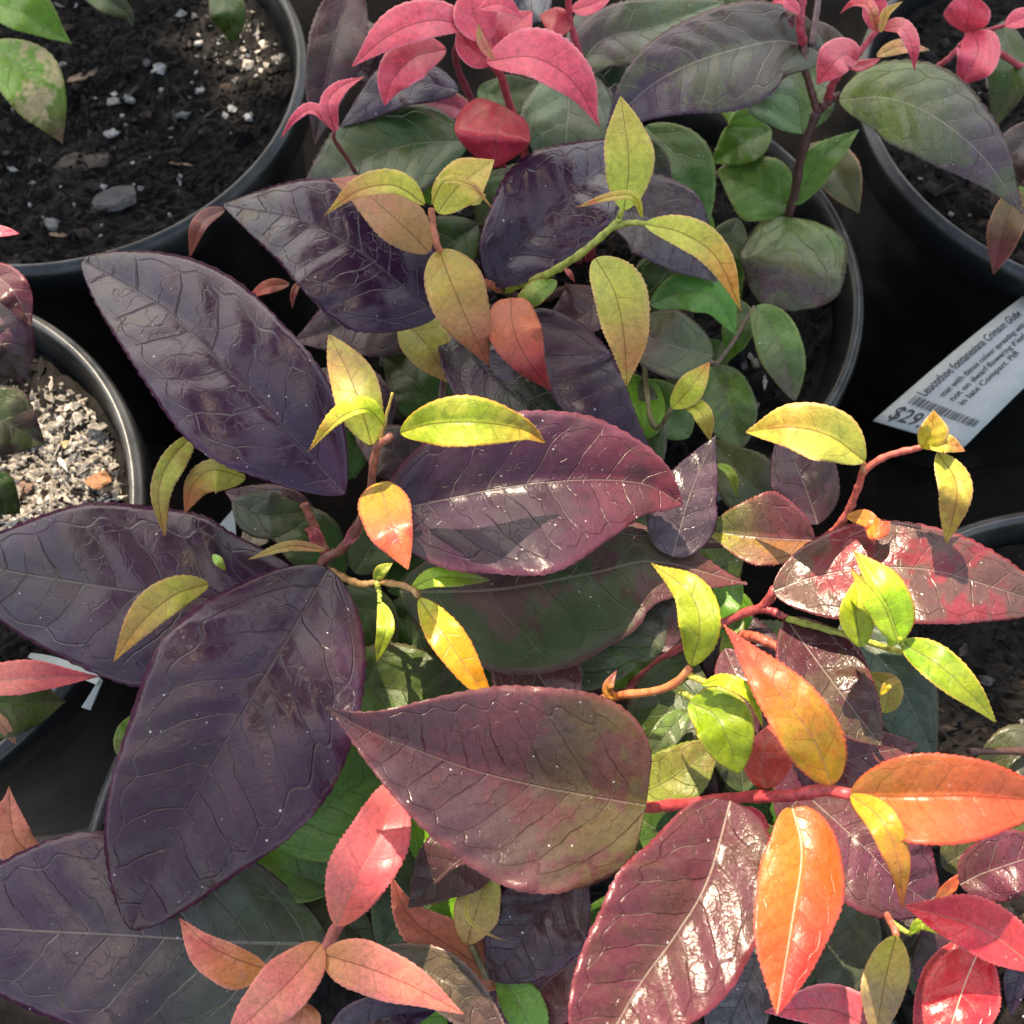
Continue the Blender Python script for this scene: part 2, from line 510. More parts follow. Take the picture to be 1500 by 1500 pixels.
SOILS = {}
for key, (cx, cy) in POTS.items():
    pot = empty('nursery_pot', (cx, cy, 0.0), POT_LABEL[key], 'pot', 'black nursery pots')
    z = RIM
    body = [(0.0001, 0.0), (0.076, 0.0), (0.079, 0.003), (0.0945, z - 0.024), (0.0945, z - 0.0215), (0.0925, z - 0.0215), (0.0765, 0.006), (0.0001, 0.006)]
    V, F = lathe(body, cx, cy)
    mesh_obj('pot_body', V, F, MAT_POT, pot)
    rim = [(0.0935, z - 0.0205), (0.0982, z - 0.004), (0.0990, z - 0.0012), (0.0999, z + 0.0000), (0.1009, z + 0.0005),
           (0.1016, z + 0.0002), (0.1020, z - 0.0010), (0.1029, z - 0.0014), (0.1037, z - 0.0024), (0.1041, z - 0.0040), (0.1042, z - 0.006),
           (0.1034, z - 0.0165), (0.1027, z - 0.0175), (0.1020, z - 0.0165), (0.1022, z - 0.0075), (0.1004, z - 0.006), (0.0990, z - 0.0105), (0.0957, z - 0.0205)]
    V, F = closed_lathe(rim, cx, cy, 128)
    mesh_obj('rim', V, F, MAT_POT, pot)
    # soil: uneven disc plus loose grains
    rr = np.linspace(0, 0.0954, 46)
    th = np.linspace(0, 2 * math.pi, 132, endpoint=False)
    gx = cx + rr[:, None] * np.cos(th); gy = cy + rr[:, None] * np.sin(th)
    gz = soil_z(gx, gy, cx, cy) + rng.normal(0, 0.0006, gx.shape)
    V = np.stack([gx, gy, gz], -1).reshape(-1, 3)
    n_th = len(th)
    i, k = np.meshgrid(np.arange(len(rr) - 1), np.arange(n_th), indexing='ij')
    k2 = (k + 1) % n_th
    F4 = np.stack([i * n_th + k, (i + 1) * n_th + k, (i + 1) * n_th + k2, i * n_th + k2], -1).reshape(-1, 4)
    C = np.tile(np.array([0.013, 0.0105, 0.0085]), (len(V), 1)) * rng.uniform(0.6, 1.6, (len(V), 1))
    ng = {'A': 5200, 'D': 9500, 'B': 2600, 'F': 3200, 'C': 2200, 'E': 800}[key]
    ra = 0.0915 * np.sqrt(rng.random(ng)); an = rng.random(ng) * 2 * math.pi
    px_, py_ = cx + ra * np.cos(an), cy + ra * np.sin(an)
    if key == 'D':                                          # grains crowded at near right to brighten the sun patch there
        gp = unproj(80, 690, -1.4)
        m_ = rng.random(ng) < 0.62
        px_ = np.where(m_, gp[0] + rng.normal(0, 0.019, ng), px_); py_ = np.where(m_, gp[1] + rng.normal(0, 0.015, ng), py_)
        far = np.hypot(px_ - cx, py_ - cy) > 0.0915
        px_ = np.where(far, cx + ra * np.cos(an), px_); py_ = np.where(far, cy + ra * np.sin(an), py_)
    sz = rng.gamma(2.2, 0.00035, ng) + 0.00025
    typ = rng.random(ng)
    sz = np.where(typ > 0.93, sz * 1.3, sz) * (0.8 if key == 'D' else 1.0)
    st = rng.uniform(0.45, 1.5, (ng, 3)); st[:, 2] *= 0.7
    long_ = rng.random(ng) < 0.12
    st[long_, 0] *= 3.2; st[long_, 1] *= 0.6
    A_ = rng.random(ng) * 6.28
    ov = OCT[None] * rng.uniform(0.7, 1.3, (ng, 6, 1)) * st[:, None, :] * sz[:, None, None]
    rx = ov[..., 0] * np.cos(A_)[:, None] - ov[..., 1] * np.sin(A_)[:, None]
    ry = ov[..., 0] * np.sin(A_)[:, None] + ov[..., 1] * np.cos(A_)[:, None]
    rz = ov[..., 2] + rng.normal(0, 0.25, ng)[:, None] * ov[..., 0]
    gV = np.stack([px_[:, None] + rx, py_[:, None] + ry, soil_z(px_, py_, cx, cy)[:, None] + 0.0004 + rz], -1).reshape(-1, 3)
    base = np.where(typ[:, None] > 0.984, np.array([[0.55, 0.54, 0.50]]), np.where(typ[:, None] > 0.82, np.array([[0.055, 0.040, 0.030]]), np.where(typ[:, None] > 0.6, np.array([[0.028, 0.025, 0.023]]), np.array([[0.012, 0.0095, 0.008]]))))
    if key in 'AD':                                         # grains coloured pale to paint in the sun patch on the soil
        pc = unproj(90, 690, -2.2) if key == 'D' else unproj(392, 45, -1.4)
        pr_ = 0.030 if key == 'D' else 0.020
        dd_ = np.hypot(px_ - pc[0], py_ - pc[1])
        sun_pale = rng.random(ng) < np.clip(1.6 - dd_ / pr_, 0, 0.72)
        base = np.where(sun_pale[:, None], np.array([[0.66, 0.60, 0.52]]) * rng.uniform(0.5, 1.5, (ng, 1)), base)
    base = base * rng.uniform(0.6, 1.4, (ng, 1))
    gC = np.repeat(base, 6, 0)
    gF = (OCTF[None] + (np.arange(ng) * 6)[:, None, None] + len(V)).reshape(-1, 3)
    so = mesh_obj('potting_soil', np.vstack([V, gV]), F4.tolist() + gF.tolist(), MAT_SOIL, None, False, np.vstack([C, gC]))
    so['kind'] = 'stuff'
    so['label'] = {'A': 'dark crumbly potting soil with bark and white grit in the upper left pot',
                   'B': 'dark potting soil under the green leaves of the middle pot',
                   'C': 'black potting soil in the upper right pot',
                   'D': 'sunlit crumbly potting soil in the pot at the left edge',
                   'E': 'potting soil of the front pot under the purple leaves',
                   'F': 'dark wet potting soil in the pot at the lower right edge'}[key]
    SOILS[key] = so


def chip(key, name, x, y, lx, ly, ang, col, flat=0.35, seed=0):
    """an irregular bark chip or perlite lump lying on the soil at photo position x, y (pixel sizes)"""
    r = np.random.default_rng(seed + int(x * 7 + y))
    p = unproj(x, y, SOIL_H * 100)
    k = 1 / px_per_cm(SOIL_H * 100, y) * 0.01 * (0.5 if name == 'bark_chip' else 0.42)
    n = 11
    th = np.arange(n) * 2 * math.pi / n
    rad = r.uniform(0.55, 1.15, n)
    Vt, Vm = [], []
    a = math.radians(ang)
    for lvl, zz in ((0.94, -0.5), (1.0, 0.2), (0.72, 0.9)):
        X = lx * k * rad * np.cos(th) * lvl; Y = ly * k * rad * np.sin(th) * lvl * 1.25
        Vt.append(np.stack([p[0] + X * math.cos(a) - Y * math.sin(a), p[1] + X * math.sin(a) + Y * math.cos(a),
                            np.full(n, soil_z(p[0], p[1], *POTS[key])) + 0.0012 + zz * min(lx, ly) * k * (0.16 if name == 'bark_chip' else flat) + r.normal(0, 0.0003, n)], 1))
    V = np.vstack(Vt)
    F = [tuple(range(n - 1, -1, -1)), tuple(range(2 * n, 3 * n))]
    for l in range(2):
        for i in range(n):
            j = (i + 1) % n
            F.append((l * n + i, l * n + j, (l + 1) * n + j, (l + 1) * n + i))
    o = mesh_obj(name, V, F, MAT_CHIP, SOILS[key], False)
    o.color = (*col, 1)
    return o


TAN, GREY, BRN, WHT, RUST = (0.26, 0.18, 0.11), (0.075, 0.075, 0.075), (0.06, 0.044, 0.034), (0.42, 0.42, 0.40), (0.36, 0.17, 0.08)
for i, c in enumerate([('A', 'bark_chip', 127, 119, 52, 15, 28, TAN), ('A', 'bark_chip', 118, 240, 84, 36, 8, BRN), ('A', 'bark_chip', 168, 297, 98, 52, -8, GREY),
                       ('A', 'bark_chip', 262, 240, 40, 6, -6, TAN), ('A', 'bark_chip', 308, 172, 42, 5, 52, BRN), ('A', 'bark_chip', 85, 344, 30, 7, 0, TAN), ('A', 'bark_chip', 275, 62, 30, 9, -60, BRN),
                       ('A', 'perlite', 236, 108, 32, 24, 10, (0.33, 0.34, 0.34)), ('A', 'perlite', 216, 98, 16, 16, 0, GREY), ('A', 'perlite', 292, 65, 18, 13, 0, WHT), ('A', 'perlite', 165, 197, 26, 18, 0, WHT),
                       ('A', 'perlite', 293, 133, 17, 16, 0, WHT), ('A', 'perlite', 341, 161, 18, 16, 0, (0.4, 0.41, 0.4)), ('A', 'perlite', 364, 171, 18, 18, 20, (0.45, 0.46, 0.46)), ('A', 'perlite', 262, 260, 13, 22, 10, (0.3, 0.3, 0.29)),
                       ('A', 'perlite', 168, 152, 26, 16, 15, (0.25, 0.25, 0.22)), ('A', 'perlite', 191, 147, 20, 20, 40, (0.2, 0.21, 0.2)), ('A', 'perlite', 272, 177, 26, 16, 0, (0.14, 0.145, 0.15)), ('A', 'perlite', 237, 134, 14, 12, 0, (0.3, 0.28, 0.26)),
                       ('A', 'perlite', 76, 330, 30, 26, 0, (0.2, 0.2, 0.19)), ('A', 'perlite', 186, 188, 7, 7, 0, WHT), ('A', 'perlite', 286, 102, 9, 9, 0, WHT), ('A', 'perlite', 44, 300, 8, 8, 0, WHT),
                       ('D', 'bark_chip', 150, 708, 42, 26, 20, RUST), ('D', 'bark_chip', 36, 714, 38, 20, 0, (0.25, 0.15, 0.11)), ('D', 'bark_chip', 145, 634, 30, 22, -10, (0.28, 0.26, 0.22)), ('D', 'bark_chip', 57, 650, 40, 8, 30, TAN),
                       ('D', 'perlite', 118, 602, 20, 13, -30, (0.3, 0.29, 0.27)), ('D', 'perlite', 120, 622, 14, 12, 0, WHT), ('D', 'perlite', 100, 655, 22, 12, -40, (0.5, 0.42, 0.22)),
                       ('B', 'perlite', 1180, 445, 18, 14, 0, WHT), ('B', 'perlite', 1104, 537, 17, 17, 0, (0.35, 0.31, 0.22)), ('B', 'perlite', 1088, 541, 18, 16, 0, (0.12, 0.12, 0.12)), ('B', 'perlite', 952, 412, 22, 24, 0, WHT),
                       ('B', 'bark_chip', 1215, 430, 40, 30, 40, BRN), ('B', 'perlite', 1110, 593, 9, 9, 0, WHT),
                       ('C', 'perlite', 1360, 320, 16, 10, 20, (0.3, 0.3, 0.28)), ('C', 'perlite', 1420, 315, 6, 6, 0, WHT), ('C', 'perlite', 1435, 140, 8, 7, 0, WHT),
                       ('F', 'perlite', 1494, 1058, 9, 9, 0, WHT), ('F', 'perlite', 1490, 1065, 9, 8, 0, (0.4, 0.4, 0.4)), ('F', 'bark_chip', 1405, 955, 24, 12, 40, BRN), ('F', 'bark_chip', 1440, 1000, 30, 14, -20, GREY)]):
    chip(*c, seed=i)

# ------------------------------------------------------------------ plants: leaves and stems
PLANT_AT = {k: POTS[k] for k in 'ABCDEF'}
PLANT_LABEL = {
    'A': 'shrub at upper left with green leaves, one scorched tan, over bare soil',
    'B': 'shrub in the middle pot with pink top shoots and yellow new leaves',
    'C': 'shrub at upper right corner with a pink shoot',
    'D': 'shrub at left edge with pinkish red and dull green leaves',
    'E': 'front shrub with large dark purple leaves, orange, red and lime shoots',
    'F': 'shrub at lower right with bright red glossy leaves'}
PLANTS = {k: empty('evergreen_shrub', (*PLANT_AT[k], RIM + SOIL_H), PLANT_LABEL[k], 'plant', 'potted evergreen shrubs') for k in 'ABCDEF'}
STEM_PTS = {k: [] for k in PLANTS}
LEAF_BASES = []

# name: base, tip, edge, blotch colour (sRGB), blotch amount, young?, roughness, translucency, pale veins
PAL = {
    'pur': ((52, 27, 50), (50, 26, 48), (76, 36, 62), (48, 36, 36), 0.45, 0, 0.21, 0.04, 0.10),
    'mar': ((84, 42, 47), (90, 40, 47), (126, 48, 60), (74, 58, 38), 0.35, 0, 0.29, 0.06, 0.7),
    'dkm': ((64, 36, 42), (68, 34, 42), (84, 42, 50), (52, 50, 34), 0.5, 0, 0.34, 0.05, 0.3),
    'pgr': ((70, 88, 46), (72, 52, 60), (84, 56, 68), (76, 88, 48), 0.7, 0, 0.33, 0.05, 0.5),
    'dkg': ((52, 86, 24), (60, 72, 26), (78, 66, 46), (60, 46, 42), 0.4, 0, 0.42, 0.06, 0.3),
    'ggr': ((88, 124, 50), (80, 98, 44), (90, 86, 70), (70, 70, 60), 0.5, 0, 0.34, 0.06, 0.4),
    'grn': ((98, 148, 34), (86, 128, 32), (116, 126, 56), (74, 104, 34), 0.4, 0, 0.42, 0.1, 0.3),
    'brt': ((98, 154, 46), (84, 142, 40), (120, 150, 56), (80, 132, 40), 0.4, 1, 0.4, 0.2, 0.1),
    'oli': ((166, 166, 72), (174, 134, 78), (190, 134, 100), (174, 142, 76), 0.55, 1, 0.46, 0.22, 0.0),
    'yel': ((194, 206, 84), (206, 168, 84), (222, 168, 116), (196, 190, 76), 0.5, 1, 0.44, 0.25, 0.0),
    'lim': ((138, 168, 46), (150, 160, 52), (194, 164, 76), (150, 168, 42), 0.5, 1, 0.38, 0.28, 0.05),
    'ora': ((184, 146, 56), (208, 90, 62), (216, 88, 76), (198, 118, 58), 0.6, 1, 0.36, 0.25, 0.1),
    'red': ((204, 62, 70), (196, 52, 66), (224, 98, 102), (212, 78, 78), 0.4, 1, 0.34, 0.2, 0.2),
    'pnk': ((246, 106, 124), (240, 90, 110), (250, 148, 160), (236, 76, 96), 0.5, 1, 0.46, 0.2, 0.0),
    'sal': ((206, 146, 88), (226, 124, 114), (234, 142, 128), (216, 138, 108), 0.6, 1, 0.44, 0.2, 0.0),
    'rus': ((178, 98, 72), (168, 66, 66), (192, 102, 90), (152, 88, 60), 0.5, 1, 0.42, 0.2, 0.0),
}


def lerp(a, b, t):
    return a * (1 - t) + b * t


def L(plant, pal, pts, wl, wr, h, pk=0.42, eb=0.6, et=1.05, f=0.42, g=0.22, fl=None, fr=None, gl=None, gr=None,
      base=None, tip=None, edge=None, blot=None, ba=None, rough=None, trans=None, vp=None, split=0.5, nv=7.0,
      side=None, tooth=1.0, label=None, name='leaf', pet=True):
    P = PAL[pal]
    base = lin(base or P[0]); tip = lin(tip or P[1]); edge = lin(edge or P[2]); blot = lin(blot or P[3])
    ba = P[4] if ba is None else ba
    young = P[5]
    rough = P[6] if rough is None else rough
    trans = P[7] if trans is None else trans
    vp = P[8] if vp is None else vp
    fl = f if fl is None else fl; fr = f if fr is None else fr
    gl = g if gl is None else gl; gr = g if gr is None else gr
    p0 = catmull(pts, 90)
    seg = np.linalg.norm(np.diff(p0, axis=0), axis=1)
    length = seg.sum()
    big = length * max(wl, wr) > 9000
    nv = min(nv, max(3.6, length / 42))
    nu, nw = (100, 21) if big else ((64, 15) if length > 60 else (34, 9))
    t = np.linspace(0, 1, nu)
    s = 0.55 * t + 0.45 * (1 - np.cos(math.pi * t)) / 2
    mx = np.interp(s, np.linspace(0, 1, 90), p0[:, 0]); my = np.interp(s, np.linspace(0, 1, 90), p0[:, 1])
    dx, dy = np.gradient(mx), np.gradient(my)
    k = np.hypot(dx, dy); dx /= k; dy /= k
    nx, ny = dy, -dx
    prof = np.where(s < pk, np.sin(math.pi / 2 * np.clip(s / pk, 0, 1)) ** eb, np.cos(math.pi / 2 * np.clip((s - pk) / (1 - pk), 0, 1)) ** et)
    prof = np.maximum(prof, 0.012)
    hm = lerp(lerp(h[0], h[1], np.clip(s * 2, 0, 1)), h[2], np.clip(s * 2 - 1, 0, 1)) if len(h) == 3 else np.interp(s, np.linspace(0, 1, len(h)), h)
    ker = np.hanning(max(9, nu // 4) | 1); ker /= ker.sum()
    pad = len(ker) // 2
    hm = np.convolve(np.concatenate([2 * hm[0] - hm[pad:0:-1], hm, 2 * hm[-1] - hm[-2:-pad - 2:-1]]), ker, 'valid')
    w = np.linspace(-1, 1, nw)
    w = np.sign(w) * np.abs(w) ** 0.85
    side_w = np.where(w > 0, wl, wr)                       # w > 0 is the left side when going from base to tip
    S, W = np.meshgrid(s, w, indexing='ij')
    r = np.random.default_rng(int(abs(pts[0][0] * 13 + pts[0][1] * 7 + wl)) + 3)
    off = W * side_w[None, :] * prof[:, None]
    # slow unevenness of the outline
    wob = 1 + 0.035 * np.sin(S * r.uniform(9, 14) + r.uniform(0, 6) + W * 2) * np.abs(W)
    off = off * wob
    # teeth along the margin
    saw = np.zeros(nu); saw[np.arange(0, nu) % 3 == 1] = 0.6; saw[np.arange(0, nu) % 3 == 2] = 1.0
    jit = r.uniform(0.35, 1.25, (nu, 2))
    amp = (2.3 if big else 1.3) * tooth * np.clip(length / 140, 0.35, 1.0) * np.clip(s / 0.15, 0, 1)
    off[:, 0] -= saw * jit[:, 0] * amp
    off[:, -1] += saw * jit[:, 1] * amp
    X = mx[:, None] + nx[:, None] * off
    Y = my[:, None] + ny[:, None] * off
    ppc = px_per_cm(hm, my)[:, None]
    aw = np.abs(W)
    F_ = np.where(W > 0, fl, fr); G_ = np.where(W > 0, gl, gr)
    half = side_w[None, :] * prof[:, None] / ppc
    round_ = np.sqrt(aw ** 2 + 0.0009) - 0.03            # a rounded fold line
    H = hm[:, None] + half * (F_ * round_ - G_ * aw ** 2)
    H = H + half * 0.07 * np.sin(S * r.uniform(10, 17) + r.uniform(0, 6) + np.where(W > 0, 1.3, 0)) * aw ** 2
    H = H + 0.05 * np.sin(S * 9 + r.uniform(0, 6)) * np.sin(W * 2.2 + r.uniform(0, 6)) * (half / 1.0).clip(0, 1)
    top = unproj(X, Y, H)
    du = np.gradient(top, axis=0); dw = np.gradient(top, axis=1)
    nrm = np.cross(du, dw); nrm /= np.linalg.norm(nrm, axis=2, keepdims=True) + 1e-12
    tocam = np.array([0, 0, CAMZ]) - top
    sgn = np.sign((nrm * tocam).sum()); sgn = 1 if sgn == 0 else sgn
    nrm *= sgn
    thk = (0.00035 if big else 0.00028) * np.clip(np.minimum(1, (1.02 - aw) * 6), 0.25, 1)[..., None]
    bot = top - nrm * thk
    V = np.concatenate([top.reshape(-1, 3), bot.reshape(-1, 3)])
    idx = np.arange(nu * nw).reshape(nu, nw)
    q = np.stack([idx[:-1, :-1], idx[1:, :-1], idx[1:, 1:], idx[:-1, 1:]], -1).reshape(-1, 4)
    if sgn < 0:
        q = q[:, ::-1]
    n0 = nu * nw
    ring = np.concatenate([idx[:, 0], idx[-1, 1:], idx[-2::-1, -1], idx[0, -2:0:-1]])
    rn = np.roll(ring, -1)
    e = np.stack([ring, rn, rn + n0, ring + n0], -1)
    if sgn > 0:
        e = e[:, ::-1]
    faces = np.concatenate([q, q[:, ::-1] + n0, e])
    me = bpy.data.meshes.new(name)
    me.from_pydata(V.tolist(), [], faces.tolist())
    me.polygons.foreach_set('use_smooth', np.ones(len(faces), bool))
    # pigments
    tt = np.clip((S - split + 0.32) / 0.64, 0, 1); tt = tt * tt * (3 - 2 * tt)
    col = lerp(base[None, None], tip[None, None], tt[..., None])
    if side is not None:                                   # (left colour, right colour, strength)
        sl, sr, sa = side
        sidec = np.where((W > 0)[..., None], lin(sl)[None, None], lin(sr)[None, None])
        col = lerp(col, sidec, sa)
    ed = np.clip((aw - 0.90) / 0.08, 0, 1)[..., None] * 0.75
    col = lerp(col, edge[None, None], ed)
    col2 = lerp(np.broadcast_to(blot, col.shape), edge[None, None], ed)
    under = lin((150, 150, 110)) if young else lin((96, 104, 76))
    c_all = np.concatenate([col.reshape(-1, 3), lerp(col, under[None, None], 0.4).reshape(-1, 3)])
    c2_all = np.concatenate([col2.reshape(-1, 3), lerp(col2, under[None, None], 0.4).reshape(-1, 3)])
    one = np.ones((len(c_all), 1))
    a = me.color_attributes.new('col', 'FLOAT_COLOR', 'POINT'); a.data.foreach_set('color', np.concatenate([c_all, one], 1).ravel())
    a = me.color_attributes.new('col2', 'FLOAT_COLOR', 'POINT'); a.data.foreach_set('color', np.concatenate([c2_all, one], 1).ravel())
    uvv = np.stack([S, (W + 1) / 2], -1).reshape(-1, 2); uvv = np.concatenate([uvv, uvv])
    mw = (wl + wr) / 2
    fx = S * nv; fy = W * prof[:, None] * mw / length * nv
    fv = np.stack([fx, fy], -1).reshape(-1, 2); fv = np.concatenate([fv, fv])
    li = faces.ravel()
    l1 = me.uv_layers.new(name='leaf'); l1.data.foreach_set('uv', uvv[li].ravel())
    l2 = me.uv_layers.new(name='flat'); l2.data.foreach_set('uv', fv[li].ravel())
    me.materials.append(MAT_NEW if young else MAT_OLD)
    me.update()
    o = bpy.data.objects.new(name, me)
    sc.collection.objects.link(o)
    o.parent = PLANTS[plant]
    o.matrix_parent_inverse = PINV[PLANTS[plant].name]
    o.color = (vp, rough, trans, ba)
    if label:
        o['label'] = label
    mid = nw // 2
    b = top[0, mid]; d = top[3, mid] - top[0, mid]; d = d / (np.linalg.norm(d) + 1e-9)
    if pet:
        LEAF_BASES.append((plant, o, b, d, young, col[2, mid], max(wl, wr) / px_per_cm(h[0], pts[0][1]) * 0.01))
    return o


def S(plant, pts, r0, r1, col, name='stem'):
    """stem through photo points (x, y, h); radius in mm"""
    P3 = np.array([unproj(x, y, h) for x, y, h in pts])
    path = catmull(P3, max(14, 11 * len(pts)))
    n = len(path)
    path = path + rng.normal(0, 0.00005, path.shape)
    ii = np.arange(n)
    rad = np.linspace(r0, r1, n) * 0.001 * 0.88
    for q in range(3 + int(rng.integers(0, 3)), n, 7):                         # swollen nodes with old leaf scars
        rad = rad * (1 + 0.22 * np.exp(-((ii - q) / 0.9) ** 2))
    V, F = tube(path, rad, 10)
    o = mesh_obj(name, V, F, MAT_STEM, PLANTS[plant])
    o.color = (*lin(col), 1)
    for q in path:
        STEM_PTS[plant].append(q)
    return o


BRS, REDS, ORS, LIS, PKS, GRS = (96, 64, 58), (196, 70, 74), (214, 136, 92), (178, 186, 84), (206, 78, 96), (120, 110, 80)

# ---------------- stems
# plant A
S('A', [(120, -40, -2.2), (100, -60, 1), (40, -20, 3.5)], 2.2, 1.4, BRS)
S('A', [(40, -20, 3.5), (0, 20, 3.5), (-20, 60, 3.2)], 1.4, 1.0, BRS)
S('A', [(110, -50, 0), (240, -40, 3), (310, -20, 4)], 1.5, 1.0, GRS)
# plant B
S('B', [(1060, 420, -2.2), (1110, 400, -0.5), (1155, 315, 1.8), (1175, 225, 4.2), (1197, 163, 5.6)], 2.1, 1.7, (92, 58, 56))
S('B', [(1197, 163, 5.6), (1186, 125, 6.4), (1178, 95, 7.0), (1178, 60, 7.4)], 1.5, 1.1, (110, 64, 62))
S('B', [(1197, 163, 5.6), (1215, 148, 6.0), (1228, 140, 6.1)], 1.6, 1.2, (110, 56, 58))
S('B', [(1212, 146, 5.9), (1222, 118, 7.0), (1250, 88, 7.8), (1284, 45, 8.6)], 1.5, 1.0, PKS)
S('B', [(1176, 64, 7.4), (1172, 30, 8.2), (1180, -20, 9)], 1.6, 1.3, PKS)
S('B', [(1188, 66, 7.3), (1196, 20, 7.6), (1200, -20, 7.8)], 1.3, 1.1, (120, 92, 92))
S('B', [(860, 400, -2.2), (800, 330, 1), (720, 220, 5), (692, 150, 6.6), (668, 90, 8.3), (676, 40, 9.6)], 2.2, 1.1, (150, 62, 76))
S('B', [(800, 330, 1), (770, 230, 5), (750, 165, 7), (735, 115, 8.6), (722, 92, 9.4)], 1.9, 1.3, PKS)
S('B', [(860, 400, -2.2), (880, 250, 3), (860, 120, 6), (836, 35, 8), (832, -10, 9)], 2.0, 1.1, PKS)
S('B', [(840, 420, -2.2), (780, 440, 3), (738, 425, 6.2), (722, 415, 6.8)], 2.0, 1.4, BRS)
S('B', [(738, 425, 6.2), (690, 405, 8), (648, 372, 9.3), (636, 340, 9.8), (632, 305, 10.1)], 1.5, 0.9, (206, 118, 88))
S('B', [(738, 425, 6.2), (795, 405, 7.8), (850, 372, 9.0), (905, 325, 10.0)], 1.4, 1.0, LIS)
S('B', [(893, 334, 9.8), (925, 326, 10.1), (946, 328, 10.2)], 1.0, 0.7, LIS)
S('B', [(905, 325, 10.0), (912, 306, 10.4)], 0.9, 0.7, LIS)
S('B', [(860, 400, -2.2), (930, 480, 1), (955, 620, 5), (986, 596, 6.4)], 1.6, 0.7, GRS)
S('B', [(900, 430, -2.2), (1000, 470, 1), (1040, 530, 2.2), (1060, 520, 2.3), (1105, 450, 2.4)], 1.5, 0.8, (120, 104, 84))
S('B', [(860, 400, -2.2), (600, 330, 2), (500, 220, 6.5), (490, 193, 7.5)], 1.6, 0.7, (150, 80, 84))
S('B', [(895, 410, -2.2), (1000, 300, 0), (1080, 230, 1), (1125, 195, 1.6)], 1.4, 1, GRS)
# plant C
S('C', [(1560, 120, -2.2), (1500, 100, 1.5), (1440, 60, 4.2), (1416, 48, 5.0)], 1.8, 1.1, PKS)
S('C', [(1416, 52, 5.0), (1445, 45, 5.4), (1472, 37, 5.8)], 1.0, 0.8, PKS)
S('C', [(1370, 100, 3.8), (1390, 85, 4.3), (1416, 56, 4.9)], 1.2, 1.0, PKS)
S('C', [(1560, 130, -2.2), (1540, 220, 2), (1500, 270, 4)], 1.6, 1.0, BRS)
# plant D
S('D', [(-230, 760, -2.2), (-120, 620, 2), (-40, 470, 5), (-20, 420, 5.8)], 1.8, 1.1, BRS)
S('D', [(-230, 760, -2.2), (-110, 900, 2), (-60, 1000, 5)], 1.8, 1.1, BRS)
S('D', [(-230, 760, -2.2), (-100, 680, 2), (-40, 600, 4)], 1.8, 1.1, BRS)
# plant E
S('E', [(620, 1180, -2.2), (560, 1040, 0), (500, 920, 3), (472, 830, 5.4), (500, 805, 6.1), (522, 775, 7.2), (540, 735, 8.6), (546, 690, 9.8), (553, 655, 10.5), (572, 640, 10.9)], 2.4, 0.95, (150, 92, 80))
S('E', [(478, 812, 5.6), (462, 775, 6.0), (445, 738, 6.6)], 1.5, 1.2, (168, 96, 76))
S('E', [(480, 835, 5.6), (525, 855, 6.7), (560, 853, 7.4), (598, 860, 8.2), (614, 873, 8.4)], 1.2, 0.8, (196, 150, 100))
S('E', [(552, 853, 7.4), (556, 870, 7.5), (556, 882, 7.5)], 0.8, 0.6, LIS)
S('E', [(552, 668, 10.2), (566, 610, 11), (575, 575, 11.4)], 0.6, 0.35, (190, 160, 80), 'spur')
S('E', [(640, 1190, -2.2), (800, 1170, 3), (920, 1182, 5.6), (1000, 1178, 7.2), (1085, 1168, 8.4), (1150, 1166, 9.4), (1205, 1158, 10), (1246, 1163, 10.4)], 1.8, 1.35, (198, 74, 78))
S('E', [(640, 1190, -2.2), (820, 1080, 2), (980, 960, 4.4), (1074, 905, 5.6), (1117, 889, 6.2), (1134, 862, 6.8)], 1.7, 1.25, (190, 84, 84))
S('E', [(1112, 890, 6.1), (1135, 897, 6.4), (1152, 906, 6.6)], 1.3, 1.0, (176, 76, 80))
S('E', [(1086, 930, 5.2), (1112, 935, 6.2), (1142, 950, 6.4)], 1.6, 1.3, (208, 104, 84))
S('E', [(640, 1190, -2.2), (780, 1100, 2.5), (860, 1035, 6), (905, 1020, 8.3), (960, 1012, 9.3), (990, 1000, 9.8), (1010, 978, 10.2)], 2.0, 0.9, (218, 128, 84))
S('E', [(985, 1006, 9.6), (1005, 1018, 9.7), (1018, 1026, 9.8)], 0.9, 0.7, LIS)
S('E', [(1004, 986, 10.0), (1022, 995, 10.2), (1040, 1002, 10.4)], 0.8, 0.7, (206, 184, 84))
S('E', [(620, 1200, -2.2), (560, 1300, 3), (505, 1345, 6.6), (480, 1385, 7.2), (440, 1470, 7.4)], 2.0, 1.3, (190, 108, 102))
S('E', [(660, 1210, -2.2), (950, 1280, 2), (1200, 1270, 4.2), (1280, 1320, 5.6), (1304, 1350, 6.4), (1313, 1371, 6.8)], 2.0, 0.9, (196, 112, 92))
S('E', [(1304, 1350, 6.4), (1322, 1362, 6.5), (1334, 1368, 6.6)], 0.8, 0.6, LIS)
S('E', [(1117, 889, 6.2), (1160, 840, 5.8), (1205, 795, 6.4), (1236, 760, 7.4), (1258, 712, 8.4), (1266, 690, 8.9), (1300, 668, 9.4), (1350, 655, 9.9)], 1.4, 0.85, (206, 104, 92))
S('E', [(1265, 692, 8.9), (1264, 676, 9.1)], 0.8, 0.7, (214, 150, 100))
S('E', [(1152, 906, 6.6), (1240, 930, 7.2), (1322, 955, 8.8), (1318, 938, 9.2)], 1.0, 0.7, LIS)
S('E', [(620, 1200, -2.2), (700, 1350, 2), (720, 1440, 4.5), (690, 1385, 5.6)], 1.5, 0.9, GRS)
S('E', [(640, 1180, -2.2), (650, 900, 1), (640, 700, 4), (655, 500, 5.2)], 1.8, 1.1, BRS)
